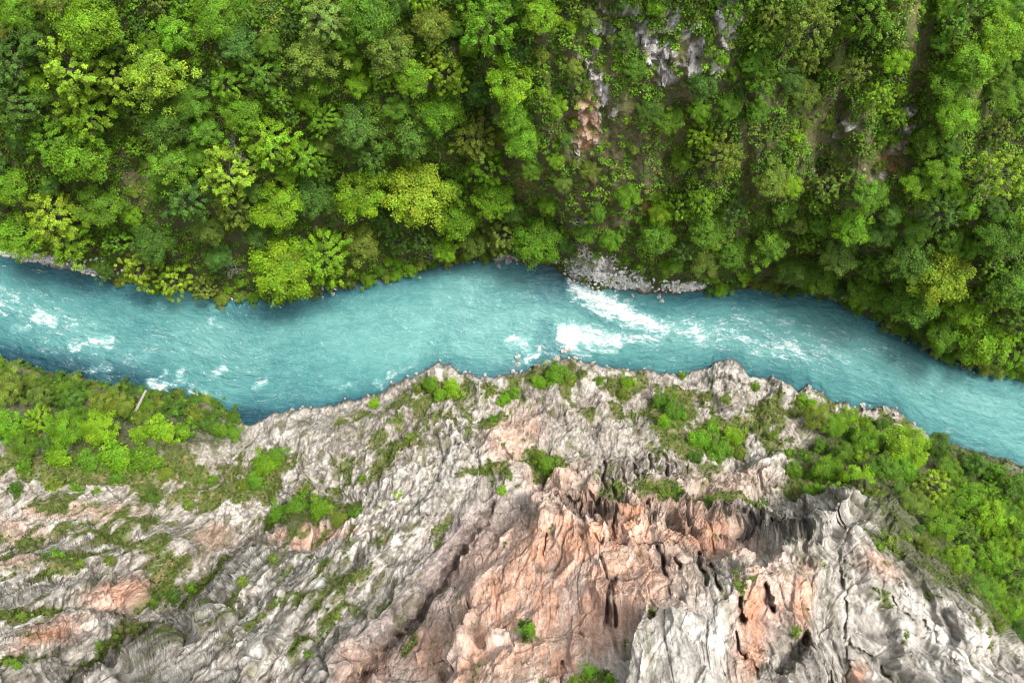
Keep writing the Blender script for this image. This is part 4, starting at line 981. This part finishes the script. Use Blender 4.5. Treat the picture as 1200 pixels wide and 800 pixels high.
# ------------------------------------------------------------------ south side trees and shrubs
NOTED_S = [
    (955, 487, 17, 'clumpy', 'olive', 'tree'), (975, 498, 15, 'round', 'bright green', 'tree'), (992, 488, 15, 'full', 'lime', 'tree'), (1018, 515, 20, 'full', 'bright green', 'tree'), (1058, 522, 28, 'round', 'lime', 'tree'), (1100, 522, 20, 'full', 'dark green', 'tree'), (1090, 568, 24, 'ragged', 'yellow-green', 'tree'),
    (1002, 562, 22, 'clumpy', 'lime', 'tree'), (968, 552, 22, 'full', 'bright green', 'tree'), (955, 580, 16, 'clumpy', 'bright green', 'tree'), (1035, 550, 22, 'full', 'mid-green', 'tree'), (1130, 580, 24, 'full', 'bright green', 'tree'), (1160, 605, 26, 'full', 'lime', 'tree'), (1188, 572, 24, 'full', 'mid-green', 'tree'),
    (1140, 545, 18, 'loose', 'dark green', 'tree'), (1165, 553, 16, 'loose', 'mid-green', 'tree'), (1100, 612, 24, 'full', 'bright green', 'tree'), (1130, 625, 22, 'feather', 'mid-green', 'tree'), (1192, 628, 24, 'full', 'bright green', 'tree'), (1160, 652, 24, 'full', 'bright green', 'tree'), (1120, 655, 20, 'clumpy', 'lime', 'tree'), (1190, 675, 24, 'feather', 'mid-green', 'tree'),
    (1150, 690, 20, 'full', 'mid-green', 'tree'), (1185, 712, 20, 'full', 'bright green', 'tree'), (1085, 640, 15, 'loose', 'olive', 'tree'), (1136, 692, 12, 'ragged', 'olive', 'tree'), (1195, 745, 18, 'full', 'dark green', 'tree'), (1070, 590, 18, 'full', 'olive', 'tree'), (1165, 730, 14, 'loose', 'olive', 'tree'), (1060, 552, 18, 'full', 'bright green', 'tree'), (985, 530, 16, 'full', 'mid-green', 'tree'), (1025, 580, 14, 'loose', 'olive', 'tree'), (930, 548, 12, 'full', 'mid-green', 'tree'),
    (1110, 550, 16, 'full', 'mid-green', 'tree'), (1155, 578, 16, 'feather', 'bright green', 'tree'), (1178, 600, 15, 'full', 'mid-green', 'tree'), (1100, 582, 14, 'full', 'mid-green', 'tree'), (1200, 600, 16, 'full', 'bright green', 'tree'), (1140, 605, 15, 'feather', 'mid-green', 'tree'), (1178, 640, 15, 'clumpy', 'lime', 'tree'),
    # upstream shelf
    (12, 455, 22, 'loose', 'olive', 'tree'), (48, 462, 20, 'loose', 'olive', 'tree'), (12, 498, 22, 'full', 'bright green', 'tree'), (48, 492, 20, 'feather', 'lime', 'tree'), (86, 468, 18, 'loose', 'dark green', 'tree'), (118, 474, 18, 'loose', 'olive', 'tree'), (80, 500, 24, 'full', 'bright green', 'tree'), (30, 520, 18, 'full', 'mid-green', 'tree'),
    (118, 500, 22, 'round', 'lime', 'tree'), (145, 475, 14, 'round', 'olive', 'tree'), (60, 520, 14, 'loose', 'dark green', 'tree'), (100, 488, 14, 'full', 'mid-green', 'tree'),
    (150, 482, 14, 'scrub', 'dark green', 'shrub'), (205, 480, 16, 'scrub', 'dark green', 'shrub'), (228, 484, 15, 'scrub', 'olive', 'shrub'), (250, 488, 13, 'scrub', 'dark green', 'shrub'), (187, 473, 13, 'scrub', 'olive', 'shrub'), (172, 488, 10, 'bush', 'olive', 'shrub'), (240, 497, 10, 'scrub', 'dark green', 'shrub'), (215, 470, 10, 'scrub', 'dark green', 'shrub'), (262, 484, 8, 'scrub', 'olive', 'shrub'), (70, 442, 11, 'scrub', 'dark green', 'shrub'), (30, 432, 12, 'scrub', 'dark green', 'shrub'), (110, 452, 11, 'scrub', 'olive', 'shrub'), (133, 459, 9, 'bush', 'olive', 'shrub'),
    (192, 506, 24, 'bush', 'lime', 'shrub!wide flat bright-lime shrub on the shelf above the bare white pole'), (216, 506, 13, 'bush', 'bright green', 'shrub'), (165, 508, 14, 'bush', 'lime', 'shrub'), (140, 535, 26, 'bush', 'bright green', 'shrub!wide bright green shrub spread along the grassy shelf edge'), (172, 540, 22, 'bush', 'mid-green', 'shrub'), (105, 540, 18, 'bush', 'mid-green', 'shrub'), (70, 535, 18, 'bush', 'bright green', 'shrub'), (30, 545, 13, 'scrub', 'mid-green', 'shrub'), (65, 570, 15, 'scrub', 'olive', 'shrub'),
    (90, 575, 13, 'scrub', 'bright green', 'shrub'), (20, 572, 12, 'scrub', 'dark green', 'shrub'), (115, 577, 8, 'bush', 'mid-green', 'shrub'), (180, 585, 13, 'scrub', 'dark green', 'shrub'), (250, 562, 9, 'scrub', 'mid-green', 'shrub'), (195, 555, 12, 'bush', 'olive', 'shrub'), (140, 560, 11, 'scrub', 'mid-green', 'shrub'), (220, 590, 9, 'scrub', 'olive', 'shrub'),
    (312, 545, 17, 'bush', 'bright green', 'shrub'), (325, 535, 13, 'bush', 'mid-green', 'shrub'), (300, 563, 13, 'bush', 'mid-green', 'shrub'), (285, 568, 10, 'scrub', 'olive', 'shrub'), (330, 603, 16, 'bush', 'mid-green', 'shrub'), (350, 596, 18, 'bush', 'mid-green', 'shrub'), (378, 598, 16, 'bush', 'bright green', 'shrub'), (398, 608, 13, 'bush', 'olive', 'shrub'), (420, 603, 11, 'scrub', 'mid-green', 'shrub'), (315, 610, 9, 'scrub', 'dark green', 'shrub'),
    (68, 652, 13, 'scrub', 'mid-green', 'shrub'), (50, 655, 10, 'scrub', 'dark green', 'shrub'), (128, 655, 9, 'scrub', 'olive', 'shrub'), (60, 618, 9, 'scrub', 'olive', 'shrub'), (25, 722, 11, 'scrub', 'olive', 'shrub'), (15, 778, 12, 'scrub', 'mid-green', 'shrub'), (225, 690, 10, 'scrub', 'mid-green', 'shrub'), (205, 700, 11, 'scrub', 'dark green', 'shrub'), (180, 705, 9, 'scrub', 'mid-green', 'shrub'), (130, 745, 12, 'scrub', 'olive', 'shrub'), (112, 758, 9, 'scrub', 'mid-green', 'shrub'), (95, 660, 8, 'scrub', 'olive', 'shrub'),
    (505, 449, 11, 'bush', 'mid-green', 'shrub'), (490, 456, 10, 'scrub', 'olive', 'shrub'), (530, 455, 14, 'bush', 'lime', 'shrub'), (515, 462, 10, 'bush', 'bright green', 'shrub'), (438, 472, 8, 'bush', 'lime', 'shrub'), (450, 492, 8, 'scrub', 'olive', 'shrub'), (480, 512, 8, 'scrub', 'olive', 'shrub'), (602, 462, 11, 'bush', 'mid-green', 'shrub'), (590, 468, 10, 'bush', 'bright green', 'shrub'), (577, 490, 7, 'scrub', 'mid-green', 'shrub'), (574, 460, 8, 'scrub', 'olive', 'shrub'),
    (652, 440, 18, 'bush', 'mid-green', 'shrub'), (632, 448, 11, 'bush', 'bright green', 'shrub'), (668, 448, 9, 'scrub', 'olive', 'shrub'), (736, 448, 11, 'bush', 'lime', 'shrub'), (730, 462, 8, 'bush', 'olive', 'shrub'), (702, 447, 9, 'scrub', 'mid-green', 'shrub'), (775, 470, 13, 'bush', 'mid-green', 'shrub'), (790, 484, 16, 'bush', 'mid-green', 'shrub'), (778, 495, 11, 'bush', 'bright green', 'shrub'),
    (820, 515, 18, 'bush', 'bright green', 'shrub'), (842, 528, 18, 'bush', 'mid-green', 'shrub'), (858, 510, 15, 'bush', 'lime', 'shrub'), (835, 500, 10, 'bush', 'bright green', 'shrub'), (866, 530, 9, 'bush', 'olive', 'shrub'), (815, 535, 10, 'bush', 'dark green', 'shrub'), (640, 545, 13, 'bush', 'mid-green', 'shrub'), (632, 533, 9, 'bush', 'olive', 'shrub'), (588, 574, 7, 'bush', 'lime', 'shrub'), (565, 553, 8, 'scrub', 'mid-green', 'shrub'), (850, 468, 8, 'bush', 'olive', 'shrub'),
    (950, 475, 11, 'bush', 'bright green', 'shrub'), (940, 468, 9, 'bush', 'lime', 'shrub'), (905, 510, 8, 'scrub', 'olive', 'shrub'), (925, 530, 9, 'scrub', 'mid-green', 'shrub'), (885, 452, 7, 'scrub', 'mid-green', 'shrub'), (800, 440, 6, 'scrub', 'bright green', 'shrub'), (780, 578, 11, 'scrub', 'olive', 'shrub'), (795, 575, 9, 'scrub', 'mid-green', 'shrub'), (760, 570, 7, 'scrub', 'olive', 'shrub'), (850, 592, 10, 'scrub', 'olive', 'shrub'), (875, 593, 11, 'bush', 'mid-green', 'shrub'), (830, 585, 9, 'scrub', 'olive', 'shrub'), (895, 590, 8, 'scrub', 'dark green', 'shrub'),
    (1040, 635, 16, 'scrub', 'olive', 'shrub'), (1030, 642, 10, 'scrub', 'mid-green', 'shrub'), (1080, 640, 10, 'scrub', 'olive', 'shrub'), (1098, 652, 9, 'scrub', 'mid-green', 'shrub'), (1122, 676, 9, 'scrub', 'olive', 'shrub'), (1060, 630, 11, 'scrub', 'olive', 'shrub'),
    (620, 738, 12, 'bush', 'mid-green', 'shrub'), (612, 730, 7, 'scrub', 'dark green', 'shrub'), (765, 748, 8, 'scrub', 'lime', 'shrub'), (690, 788, 13, 'bush', 'mid-green', 'shrub'), (672, 797, 10, 'scrub', 'olive', 'shrub'), (715, 795, 8, 'bush', 'lime', 'shrub'), (880, 678, 6, 'scrub', 'mid-green', 'shrub'), (862, 670, 5, 'scrub', 'olive', 'shrub'), (932, 738, 8, 'scrub', 'olive', 'shrub'), (1062, 744, 5, 'scrub', 'mid-green', 'shrub'), (362, 768, 9, 'scrub', 'mid-green', 'shrub'), (395, 722, 8, 'scrub', 'olive', 'shrub'), (320, 655, 8, 'scrub', 'olive', 'shrub'), (285, 680, 9, 'scrub', 'olive', 'shrub'),
    (465, 580, 7, 'bush', 'lime', 'shrub'), (470, 565, 8, 'scrub', 'mid-green', 'shrub'), (425, 560, 6, 'scrub', 'mid-green', 'shrub'), (700, 555, 5, 'scrub', 'olive', 'shrub'),
]
for px, py, r, kd, cl, what in NOTED_S:
    lab = what.split('!')[1] if '!' in what else None
    if what.startswith('tree'):
        T(px, py, r, kd, cl, False, lab)
    else:
        T(px, py, r, kd, cl, False, lab, name='shrub', cat='shrub', group='shrubs on the cliff')

# dark scrub along the water's edge of the upstream shelf
k_ = 0
for _ in range(1500):
    if k_ >= 40: break
    px = random.uniform(-5, 275); py = float(sbank(px)) + random.uniform(-2, 38 - px * .05); r = random.uniform(8, 13)
    if any(math.hypot(a - px, b - py) < (q + r) * .5 for a, b, q in PLACED_S): continue
    T(px, py, r, random.choice(['scrub', 'bush']), random.choice(['dark green', 'olive', 'mid-green', 'dark green']), False, name='shrub', cat='shrub', group='shrubs on the cliff'); k_ += 1

# close scrub filling the downstream wood of the south side
WOOD_S = [(985, 480), (1062, 500), (1095, 520), (1145, 535), (1200, 560), (1205, 760), (1180, 755), (1170, 722), (1128, 680), (1092, 645), (1070, 615), (1055, 585), (1000, 585), (940, 575), (935, 545), (960, 505)]
def inside(px, py, poly):
    w = False
    for (x0, y0), (x1, y1) in zip(poly, poly[1:] + poly[:1]):
        if (y0 > py) != (y1 > py) and px < (x1 - x0) * (py - y0) / (y1 - y0) + x0: w = not w
    return w
k_ = 0
for _ in range(3000):
    if k_ >= 44: break
    px = random.uniform(930, 1205); py = random.uniform(480, 765); r = random.uniform(9, 14)
    if not inside(px, py, WOOD_S) or any(math.hypot(a - px, b - py) < (q + r) * .66 for a, b, q in PLACED_S): continue
    T(px, py, r, random.choice(['bush', 'scrub', 'bush']), random.choice(['mid-green', 'bright green', 'olive', 'lime', 'dark green', 'mid-green']), False, name='shrub', cat='shrub', group='shrubs on the cliff'); k_ += 1

# bare, still leafless trees
for i, (px, py, r, lab) in enumerate([(690, 288, 19, "leafless grey tree with fine branches above the gravel bank"), (508, 290, 22, "leafless grey-brown tree at the water, downstream of the broad lime tree"),
                                      (262, 312, 20, "leafless brown tree at the bank beside yellow-green trees"), (686, 262, 15, "small leafless grey tree on the slope above the gravel bank"), (276, 176, 15, "leafless grey tree among lime crowns on the wooded slope"), (545, 292, 13, "small leafless tree at the bank beside the midstream rock heap")]):
    R = r * K * 185
    loc, dep = spot(px, py, R * 1.0)
    base = bpy.data.objects.new('bare_tree', None); COL.objects.link(base)
    base.location = loc; base.scale = (R, R, R); base.rotation_euler[2] = random.uniform(0, 6)
    base['label'] = lab; base['category'] = 'tree'; base['group'] = 'leafless trees on the north bank'
    link('branches', bare_mesh(300 + i), base)

# ------------------------------------------------------------------ undergrowth and turf (uncountable)
def scatter_leaves(name, pts, cols, size, per, leaf, seed, label, cat, flat=.5):
    v, f, t = leaf_cloud(pts, size, per, leaf, seed, flat, up=.9, tintv=.15)
    t = t * np.repeat(cols, per * 4, axis=0)
    o = link(name, mesh_np(name, v, f, M_LEAF, False, cattr={'tint': t}), kind='stuff', label=label, category=cat)
    o.color = (1, 1, 1, 1)
    return o


iy = rng.integers(3, NX.shape[0] - 8, 60000); ix = rng.integers(0, NX.shape[1], 60000)
ok = (NX[iy, ix] > -60) & (NX[iy, ix] < 1260) & (nbank(NX[iy, ix]) - NY[iy, ix] > 2.5) & (rng.random(60000) > .25 + .62 * r_n[iy, ix] + .55 * b_n[iy, ix])
iy, ix = iy[ok][:11000], ix[ok][:11000]
ug = NP2[iy, ix] + np.array([0, 0, .35])
ucol = np.array([PAL['mid-green'], PAL['dark green'], PAL['olive'], PAL['bright green']])[rng.integers(0, 4, len(ug))] * rng.uniform(.8, 1.3, (len(ug), 1))
scatter_leaves('undergrowth', ug, ucol, rng.uniform(.6, 1.9, len(ug)) * (1 - .4 * np.clip(b_n[iy, ix], 0, 1)), 34, .55, 400, 'low green undergrowth covering the soil between the trees', 'undergrowth')

iy = rng.integers(3, NX.shape[0], 90000); ix = rng.integers(0, NX.shape[1], 90000)
ok = (NX[iy, ix] > -420) & (NX[iy, ix] < 1620) & (NY[iy, ix] > -420) & (nbank(NX[iy, ix]) - NY[iy, ix] > 10) & ((NX[iy, ix] < -25) | (NX[iy, ix] > 1225) | (NY[iy, ix] < -22)) & (NP2[iy, ix, 2] < 150)
iy, ix = iy[ok], ix[ok]
# even cover: keep one seed per 3.5 m cell
cell = np.round(NP2[iy, ix, :2] / 3.5).astype(np.int64); _, keep = np.unique(cell[:, 0] * 100003 + cell[:, 1], return_index=True)
iy, ix = iy[keep], ix[keep]
wd_ = NP2[iy, ix] + np.array([0, 0, 2.0])
wcol = np.array([PAL['mid-green'], PAL['dark green'], PAL['olive'], PAL['bright green'], PAL['lime']])[rng.integers(0, 5, len(wd_))] * rng.uniform(.8, 1.15, (len(wd_), 1))
scatter_leaves('far_woods', wd_, wcol, rng.uniform(2.2, 4.5, len(wd_)), 46, 1.0, 402, 'continuous green woods carrying on beyond the near slope', 'woods', .8)

iy, ix = np.nonzero((S_GRASSMASK > .35) & (GX > -40) & (GX < 1240) & (GY < 835))
sel = rng.choice(len(iy), min(9500, len(iy)), replace=False)
iy, ix = iy[sel], ix[sel]
tg_ = P2[iy, ix] + np.array([0, 0, .12])
gcols = np.array([(0.085, 0.12, 0.018), (0.12, 0.125, 0.035), (0.06, 0.10, 0.014), (0.10, 0.16, 0.014)])[rng.integers(0, 4, len(tg_))] * rng.uniform(.75, 1.1, (len(tg_), 1))
scatter_leaves('grass', tg_, gcols, rng.uniform(.22, .55, len(tg_)), 11, .38, 401, 'tufts of green grass growing on the ledges of the cliff', 'grass', .8)

# ------------------------------------------------------------------ stones
def rock_mesh(seed, sub=3, sharp=.5):
    import bmesh
    bm = bmesh.new(); bmesh.ops.create_icosphere(bm, subdivisions=sub, radius=1)
    co = np.array([v.co[:] for v in bm.verts])
    r = np.random.default_rng(seed)
    for k in range(13):                                   # flat broken faces
        n = r.normal(size=3); n /= np.linalg.norm(n); dlim = r.uniform(.3, .75)
        d = co @ n; co = co - n * np.maximum(d - dlim, 0)[:, None]
    dd = co / (np.linalg.norm(co, axis=1)[:, None] + 1e-6)
    co = co * (1 + .16 * fbm(dd[:, 0] * 1.8 + seed, dd[:, 1] * 1.8, dd[:, 2] * 1.8, 4, seed % 7))[:, None]
    for v, p in zip(bm.verts, co): v.co = p
    me = bpy.data.meshes.new('boulder'); bm.to_mesh(me); bm.free()
    me.materials.append(M_STONE)
    me.polygons.foreach_set('use_smooth', np.zeros(len(me.polygons), bool))
    return me


ROCKS = [rock_mesh(500 + k) for k in range(7)]
BOULD = [(588, 303, 6, 'grey boulder, largest of the small heap at the north waterline'), (597, 306, 5, 'pale boulder on the river side of the small heap at the waterline'), (581, 307, 3.5, None), (603, 301, 3.5, None), (593, 297, 3.5, None), (585, 311, 3, None), (606, 309, 2.6, None),
         (676, 325, 5, 'pale boulder at the head of the upper white rapid'), (670, 332, 3.5, None), (741, 346, 3.2, 'dark wet rock standing in the shallows below the gravel bank'), (772, 347, 4, 'tall pale rock alone in the shallows at the north shore'), (769, 340, 3, None), (776, 352, 3, None), (799, 337, 5, 'pale block of rock at the downstream north shore'), (812, 335, 3, None), (822, 336, 3, None), (786, 336, 3, None),
         (652, 420, 6, 'pale rock splitting the lower white rapid at the south bank'), (661, 411, 4.5, 'round grey rock in the foam of the lower white rapid'), (667, 410, 3.6, None), (640, 424, 5.5, None), (630, 430, 6, 'long pale rock slab at the south bank by the rapids'), (622, 433, 4.5, None), (648, 428, 4, None), (667, 420, 3.4, None), (606, 418, 4.2, 'dark wet rock just upstream of the small white cascade'), (607, 427, 3.4, None), (602, 424, 3, None), (610, 435, 4, None), (600, 436, 4, None), (655, 404, 3, None),
         (115, 320, 4, 'pale boulder on the upstream pebble shore'), (126, 326, 3, None), (100, 317, 3, None), (8, 296, 4, None), (20, 298, 3, None), (35, 303, 3, None), (320, 355, 3.4, None), (300, 353, 2.6, None), (258, 359, 2.6, None), (390, 345, 3.2, None), (378, 348, 2.6, None), (976, 341, 3.4, None), (968, 336, 2.8, None), (1055, 385, 3.2, None), (1097, 418, 4, 'pale boulder in dark shade at the downstream north bank'), (1088, 404, 3, None), (1108, 420, 3, None), (1015, 360, 3, None), (1022, 364, 2.4, None),
         (710, 318, 3, None), (695, 310, 3, None), (745, 310, 4, 'pale boulder on the slope just above the gravel bank'), (735, 318, 3, None), (728, 305, 3, None),
         (173, 488, 4, 'pale boulder among shrubs beside the bare white pole'), (222, 500, 3, None), (948, 452, 4.5, 'pale pointed rock at the south waterline beside a green shrub'), (1040, 480, 4.5, 'grey rock at the waterline beside the downstream wood'), (1028, 481, 3.5, None), (1050, 485, 3.5, None)]
for _ in range(64):
    px = random.choice([random.uniform(330, 700), random.uniform(690, 1090), random.uniform(440, 700)])
    BOULD.append((px, float(sbank(px)) + random.uniform(-4, 2.5), random.choice([1.6, 2, 2.4, 3, 3.6]), None))
for _ in range(34):
    px = random.choice([random.uniform(0, 420), random.uniform(660, 850), random.uniform(950, 1200)])
    BOULD.append((px, float(nbank(px)) + random.uniform(-2, 4), random.choice([1.6, 2, 2.4, 3]), None))
for i, (px, py, r, lab) in enumerate(BOULD):
    inriver = nbank(px) < py < sbank(px)
    z = 0.1 if inriver else zground(px, py)
    loc = Vector(to_world(np.float64(px), np.float64(py), np.float64(z)))
    R = r * K * (H - z) * 1.05
    o = bpy.data.objects.new('boulder', ROCKS[i % 7]); COL.objects.link(o)
    o.location = loc + Vector((0, 0, R * (.12 if lab else -.15))); o.scale = (R * random.uniform(.9, 1.3), R * random.uniform(.8, 1.05), R * random.uniform(.6, .85))
    o.rotation_euler = (random.uniform(-.3, .3), random.uniform(-.3, .3), random.uniform(0, 6.28))
    if lab is None:
        north = py < (nbank(px) + sbank(px)) / 2
        mk = min([(m[0].replace('the small rock heap at the waterline', 'the small rock heap').replace('the broad lime tree at the water', 'the broad lime tree'), math.hypot(m[1] - px, m[2] - py), m[1], m[2]) for m in [("the gravel bank", 700, 325), ("the upstream pebble shore", 100, 316), ("the broad lime tree at the water", 331, 315), ("the small rock heap at the waterline", 592, 300), ("the lower white rapid", 668, 398), ("the small white cascade", 612, 408), ("the river bend", 1060, 392), ("the downstream north shore", 800, 340), ("the bare white pole", 165, 468), ("the riverside crag", 850, 440), ("the downstream wood", 1070, 520), ("the jutting grey point", 518, 428), ("the dark water inlet", 290, 492), ("the three small crags", 910, 448), ("the shrub by the rapids", 735, 438)]], key=lambda t: t[1])
        d = 'in' if inriver and False else ('upstream of' if px < mk[2] - 4 else 'downstream of' if px > mk[2] + 4 else 'beside')
        size = 'tiny' if r < 1.9 else 'small' if r < 2.7 else 'grey' if r < 3.5 else 'large'
        where = ('wet rock at the ' if inriver else 'rock on the ') + ('north' if north else 'south') + ' bank'
        base_l = f"{size} {where} {d} {mk[0]}"
        k = USED.get(base_l, 0); USED[base_l] = k + 1
        lab = f"{ORD[min(k, 19)]}{base_l}"
    o['label'] = lab; o['category'] = 'rock'; o['group'] = 'boulders along the river'

# gravel: many small stones as one mass
def icos():
    t = (1 + 5 ** .5) / 2
    v = np.array([(-1, t, 0), (1, t, 0), (-1, -t, 0), (1, -t, 0), (0, -1, t), (0, 1, t), (0, -1, -t), (0, 1, -t), (t, 0, -1), (t, 0, 1), (-t, 0, -1), (-t, 0, 1)], float) / math.hypot(1, t)
    f = np.array([(0, 11, 5), (0, 5, 1), (0, 1, 7), (0, 7, 10), (0, 10, 11), (1, 5, 9), (5, 11, 4), (11, 10, 2), (10, 7, 6), (7, 1, 8), (3, 9, 4), (3, 4, 2), (3, 2, 6), (3, 6, 8), (3, 8, 9), (4, 9, 5), (2, 4, 11), (6, 2, 10), (8, 6, 7), (9, 8, 1)])
    return v, f


iv, if_ = icos()
def gravel(name, zones, n, lab):
    pts = []; rr = []
    for _ in range(n * 12):
        if len(pts) >= n: break
        cx, cy, rx, ry, rot, w = random.choice(zones)
        px = cx + random.gauss(0, .55) * rx; py = cy + random.gauss(0, .55) * ry
        if py > nbank(px) + 2: continue
        z = zground(px, py); r = random.uniform(.9, 2.2) * K * (H - z)
        pts.append(to_world(np.float64(px), np.float64(py), np.float64(z)) + np.array([0, 0, r * .25])); rr.append(r)
    pts = np.array(pts); rr = np.array(rr); m = len(pts)
    v = iv[None] * (1 + .35 * rng.normal(size=(m, 12, 1)).clip(-1, 1)) * (rr[:, None, None] * rng.uniform(.6, 1.2, (m, 1, 3))) + pts[:, None]
    f = if_[None] + (np.arange(m) * 12)[:, None, None]
    link(name, mesh_np(name, v.reshape(-1, 3), f.reshape(-1, 3), M_PEBBLE, False), kind='stuff', label=lab, category='gravel')


gravel('gravel', [(696, 314, 30, 14, 10, 1), (690, 308, 26, 10, 0, 1), (712, 324, 36, 9, 8, 1), (735, 333, 34, 5, 4, 1)], 1100, 'pale grey gravel bank beside the upper white rapid')
gravel('gravel', [(60, 306, 60, 6, 0, 1), (110, 318, 24, 6, 0, 1), (20, 298, 26, 5, 0, 1)], 420, 'grey pebbles along the upstream north shore')
gravel('gravel', [(310, 353, 46, 5, 0, 1), (370, 345, 34, 5, 0, 1)], 380, 'grey pebbles under the broad lime tree at the water')
gravel('gravel', [(805, 336, 24, 5, 0, 1)], 220, 'pale stones along the downstream north shore')

# ------------------------------------------------------------------ the bare pole leaning out of the shelf shrubs
ga = Geo()
zA = zground(157, 486) + 1.2; zB = 4.6
A = to_world(np.float64(158), np.float64(483), np.float64(zA)); B = to_world(np.float64(171), np.float64(457), np.float64(zB))
ts = np.linspace(0, 1, 9)[:, None]
pts = A * (1 - ts) + B * ts + np.array([0.12, .05, .1]) * np.sin(ts * 3)
ga.tube(pts - A, np.linspace(.42, .30, 9), 10)
pole = link('dead_log', ga.mesh('dead_log', M_DEAD)); pole.location = A
pole['label'] = 'straight bare whitish trunk leaning towards the river among dark shrubs'; pole['category'] = 'log'

# ------------------------------------------------------------------ light, sky, camera
EL, AZ = math.radians(62), math.radians(55)          # sun over the upper right of the picture; azimuth from +Y towards +X
sd = bpy.data.lights.new('sun', 'SUN'); sd.energy = 2.0; sd.angle = math.radians(14); sd.color = (1.0, .965, .90)
so = bpy.data.objects.new('sun', sd); COL.objects.link(so)
sv_ = Vector((math.sin(AZ) * math.cos(EL), math.cos(AZ) * math.cos(EL), math.sin(EL)))
so.rotation_euler = (-sv_).to_track_quat('-Z', 'Y').to_euler(); so.location = sv_ * 300
wd = bpy.data.worlds.new('World'); scene.world = wd; wd.use_nodes = True
nt = wd.node_tree; nt.nodes.clear()
o_ = nt.nodes.new('ShaderNodeOutputWorld'); bg = nt.nodes.new('ShaderNodeBackground'); sk = nt.nodes.new('ShaderNodeTexSky')
sk.sky_type = 'NISHITA'; sk.sun_disc = False; sk.sun_elevation = EL; sk.sun_rotation = AZ; sk.dust_density = 4.0; sk.air_density = 1.0; sk.ozone_density = 1.0
bg.inputs['Strength'].default_value = 0.15
hs = nt.nodes.new('ShaderNodeHueSaturation'); hs.inputs['Saturation'].default_value = .32        # thin high cloud
nt.links.new(sk.outputs[0], hs.inputs['Color']); nt.links.new(hs.outputs[0], bg.inputs[0]); nt.links.new(bg.outputs[0], o_.inputs[0])

cd = bpy.data.cameras.new('camera'); cam = bpy.data.objects.new('camera', cd); COL.objects.link(cam)
cd.sensor_width = 36; cd.lens = 24; cd.clip_start = .5; cd.clip_end = 6000
cam.location = (0, 0, H); cam.rotation_euler = (0, 0, 0)
scene.camera = cam
scene.view_settings.view_transform = 'Standard'; scene.view_settings.look = 'None'
scene.view_settings.exposure = 1.22; scene.view_settings.gamma = 1.0
scene.cycles.max_bounces = 5; scene.cycles.diffuse_bounces = 3; scene.cycles.transmission_bounces = 3; scene.cycles.glossy_bounces = 2
scene.cycles.use_denoising = True
scene.cycles.denoising_prefilter = 'ACCURATE'
scene.cycles.filter_width = 1.15
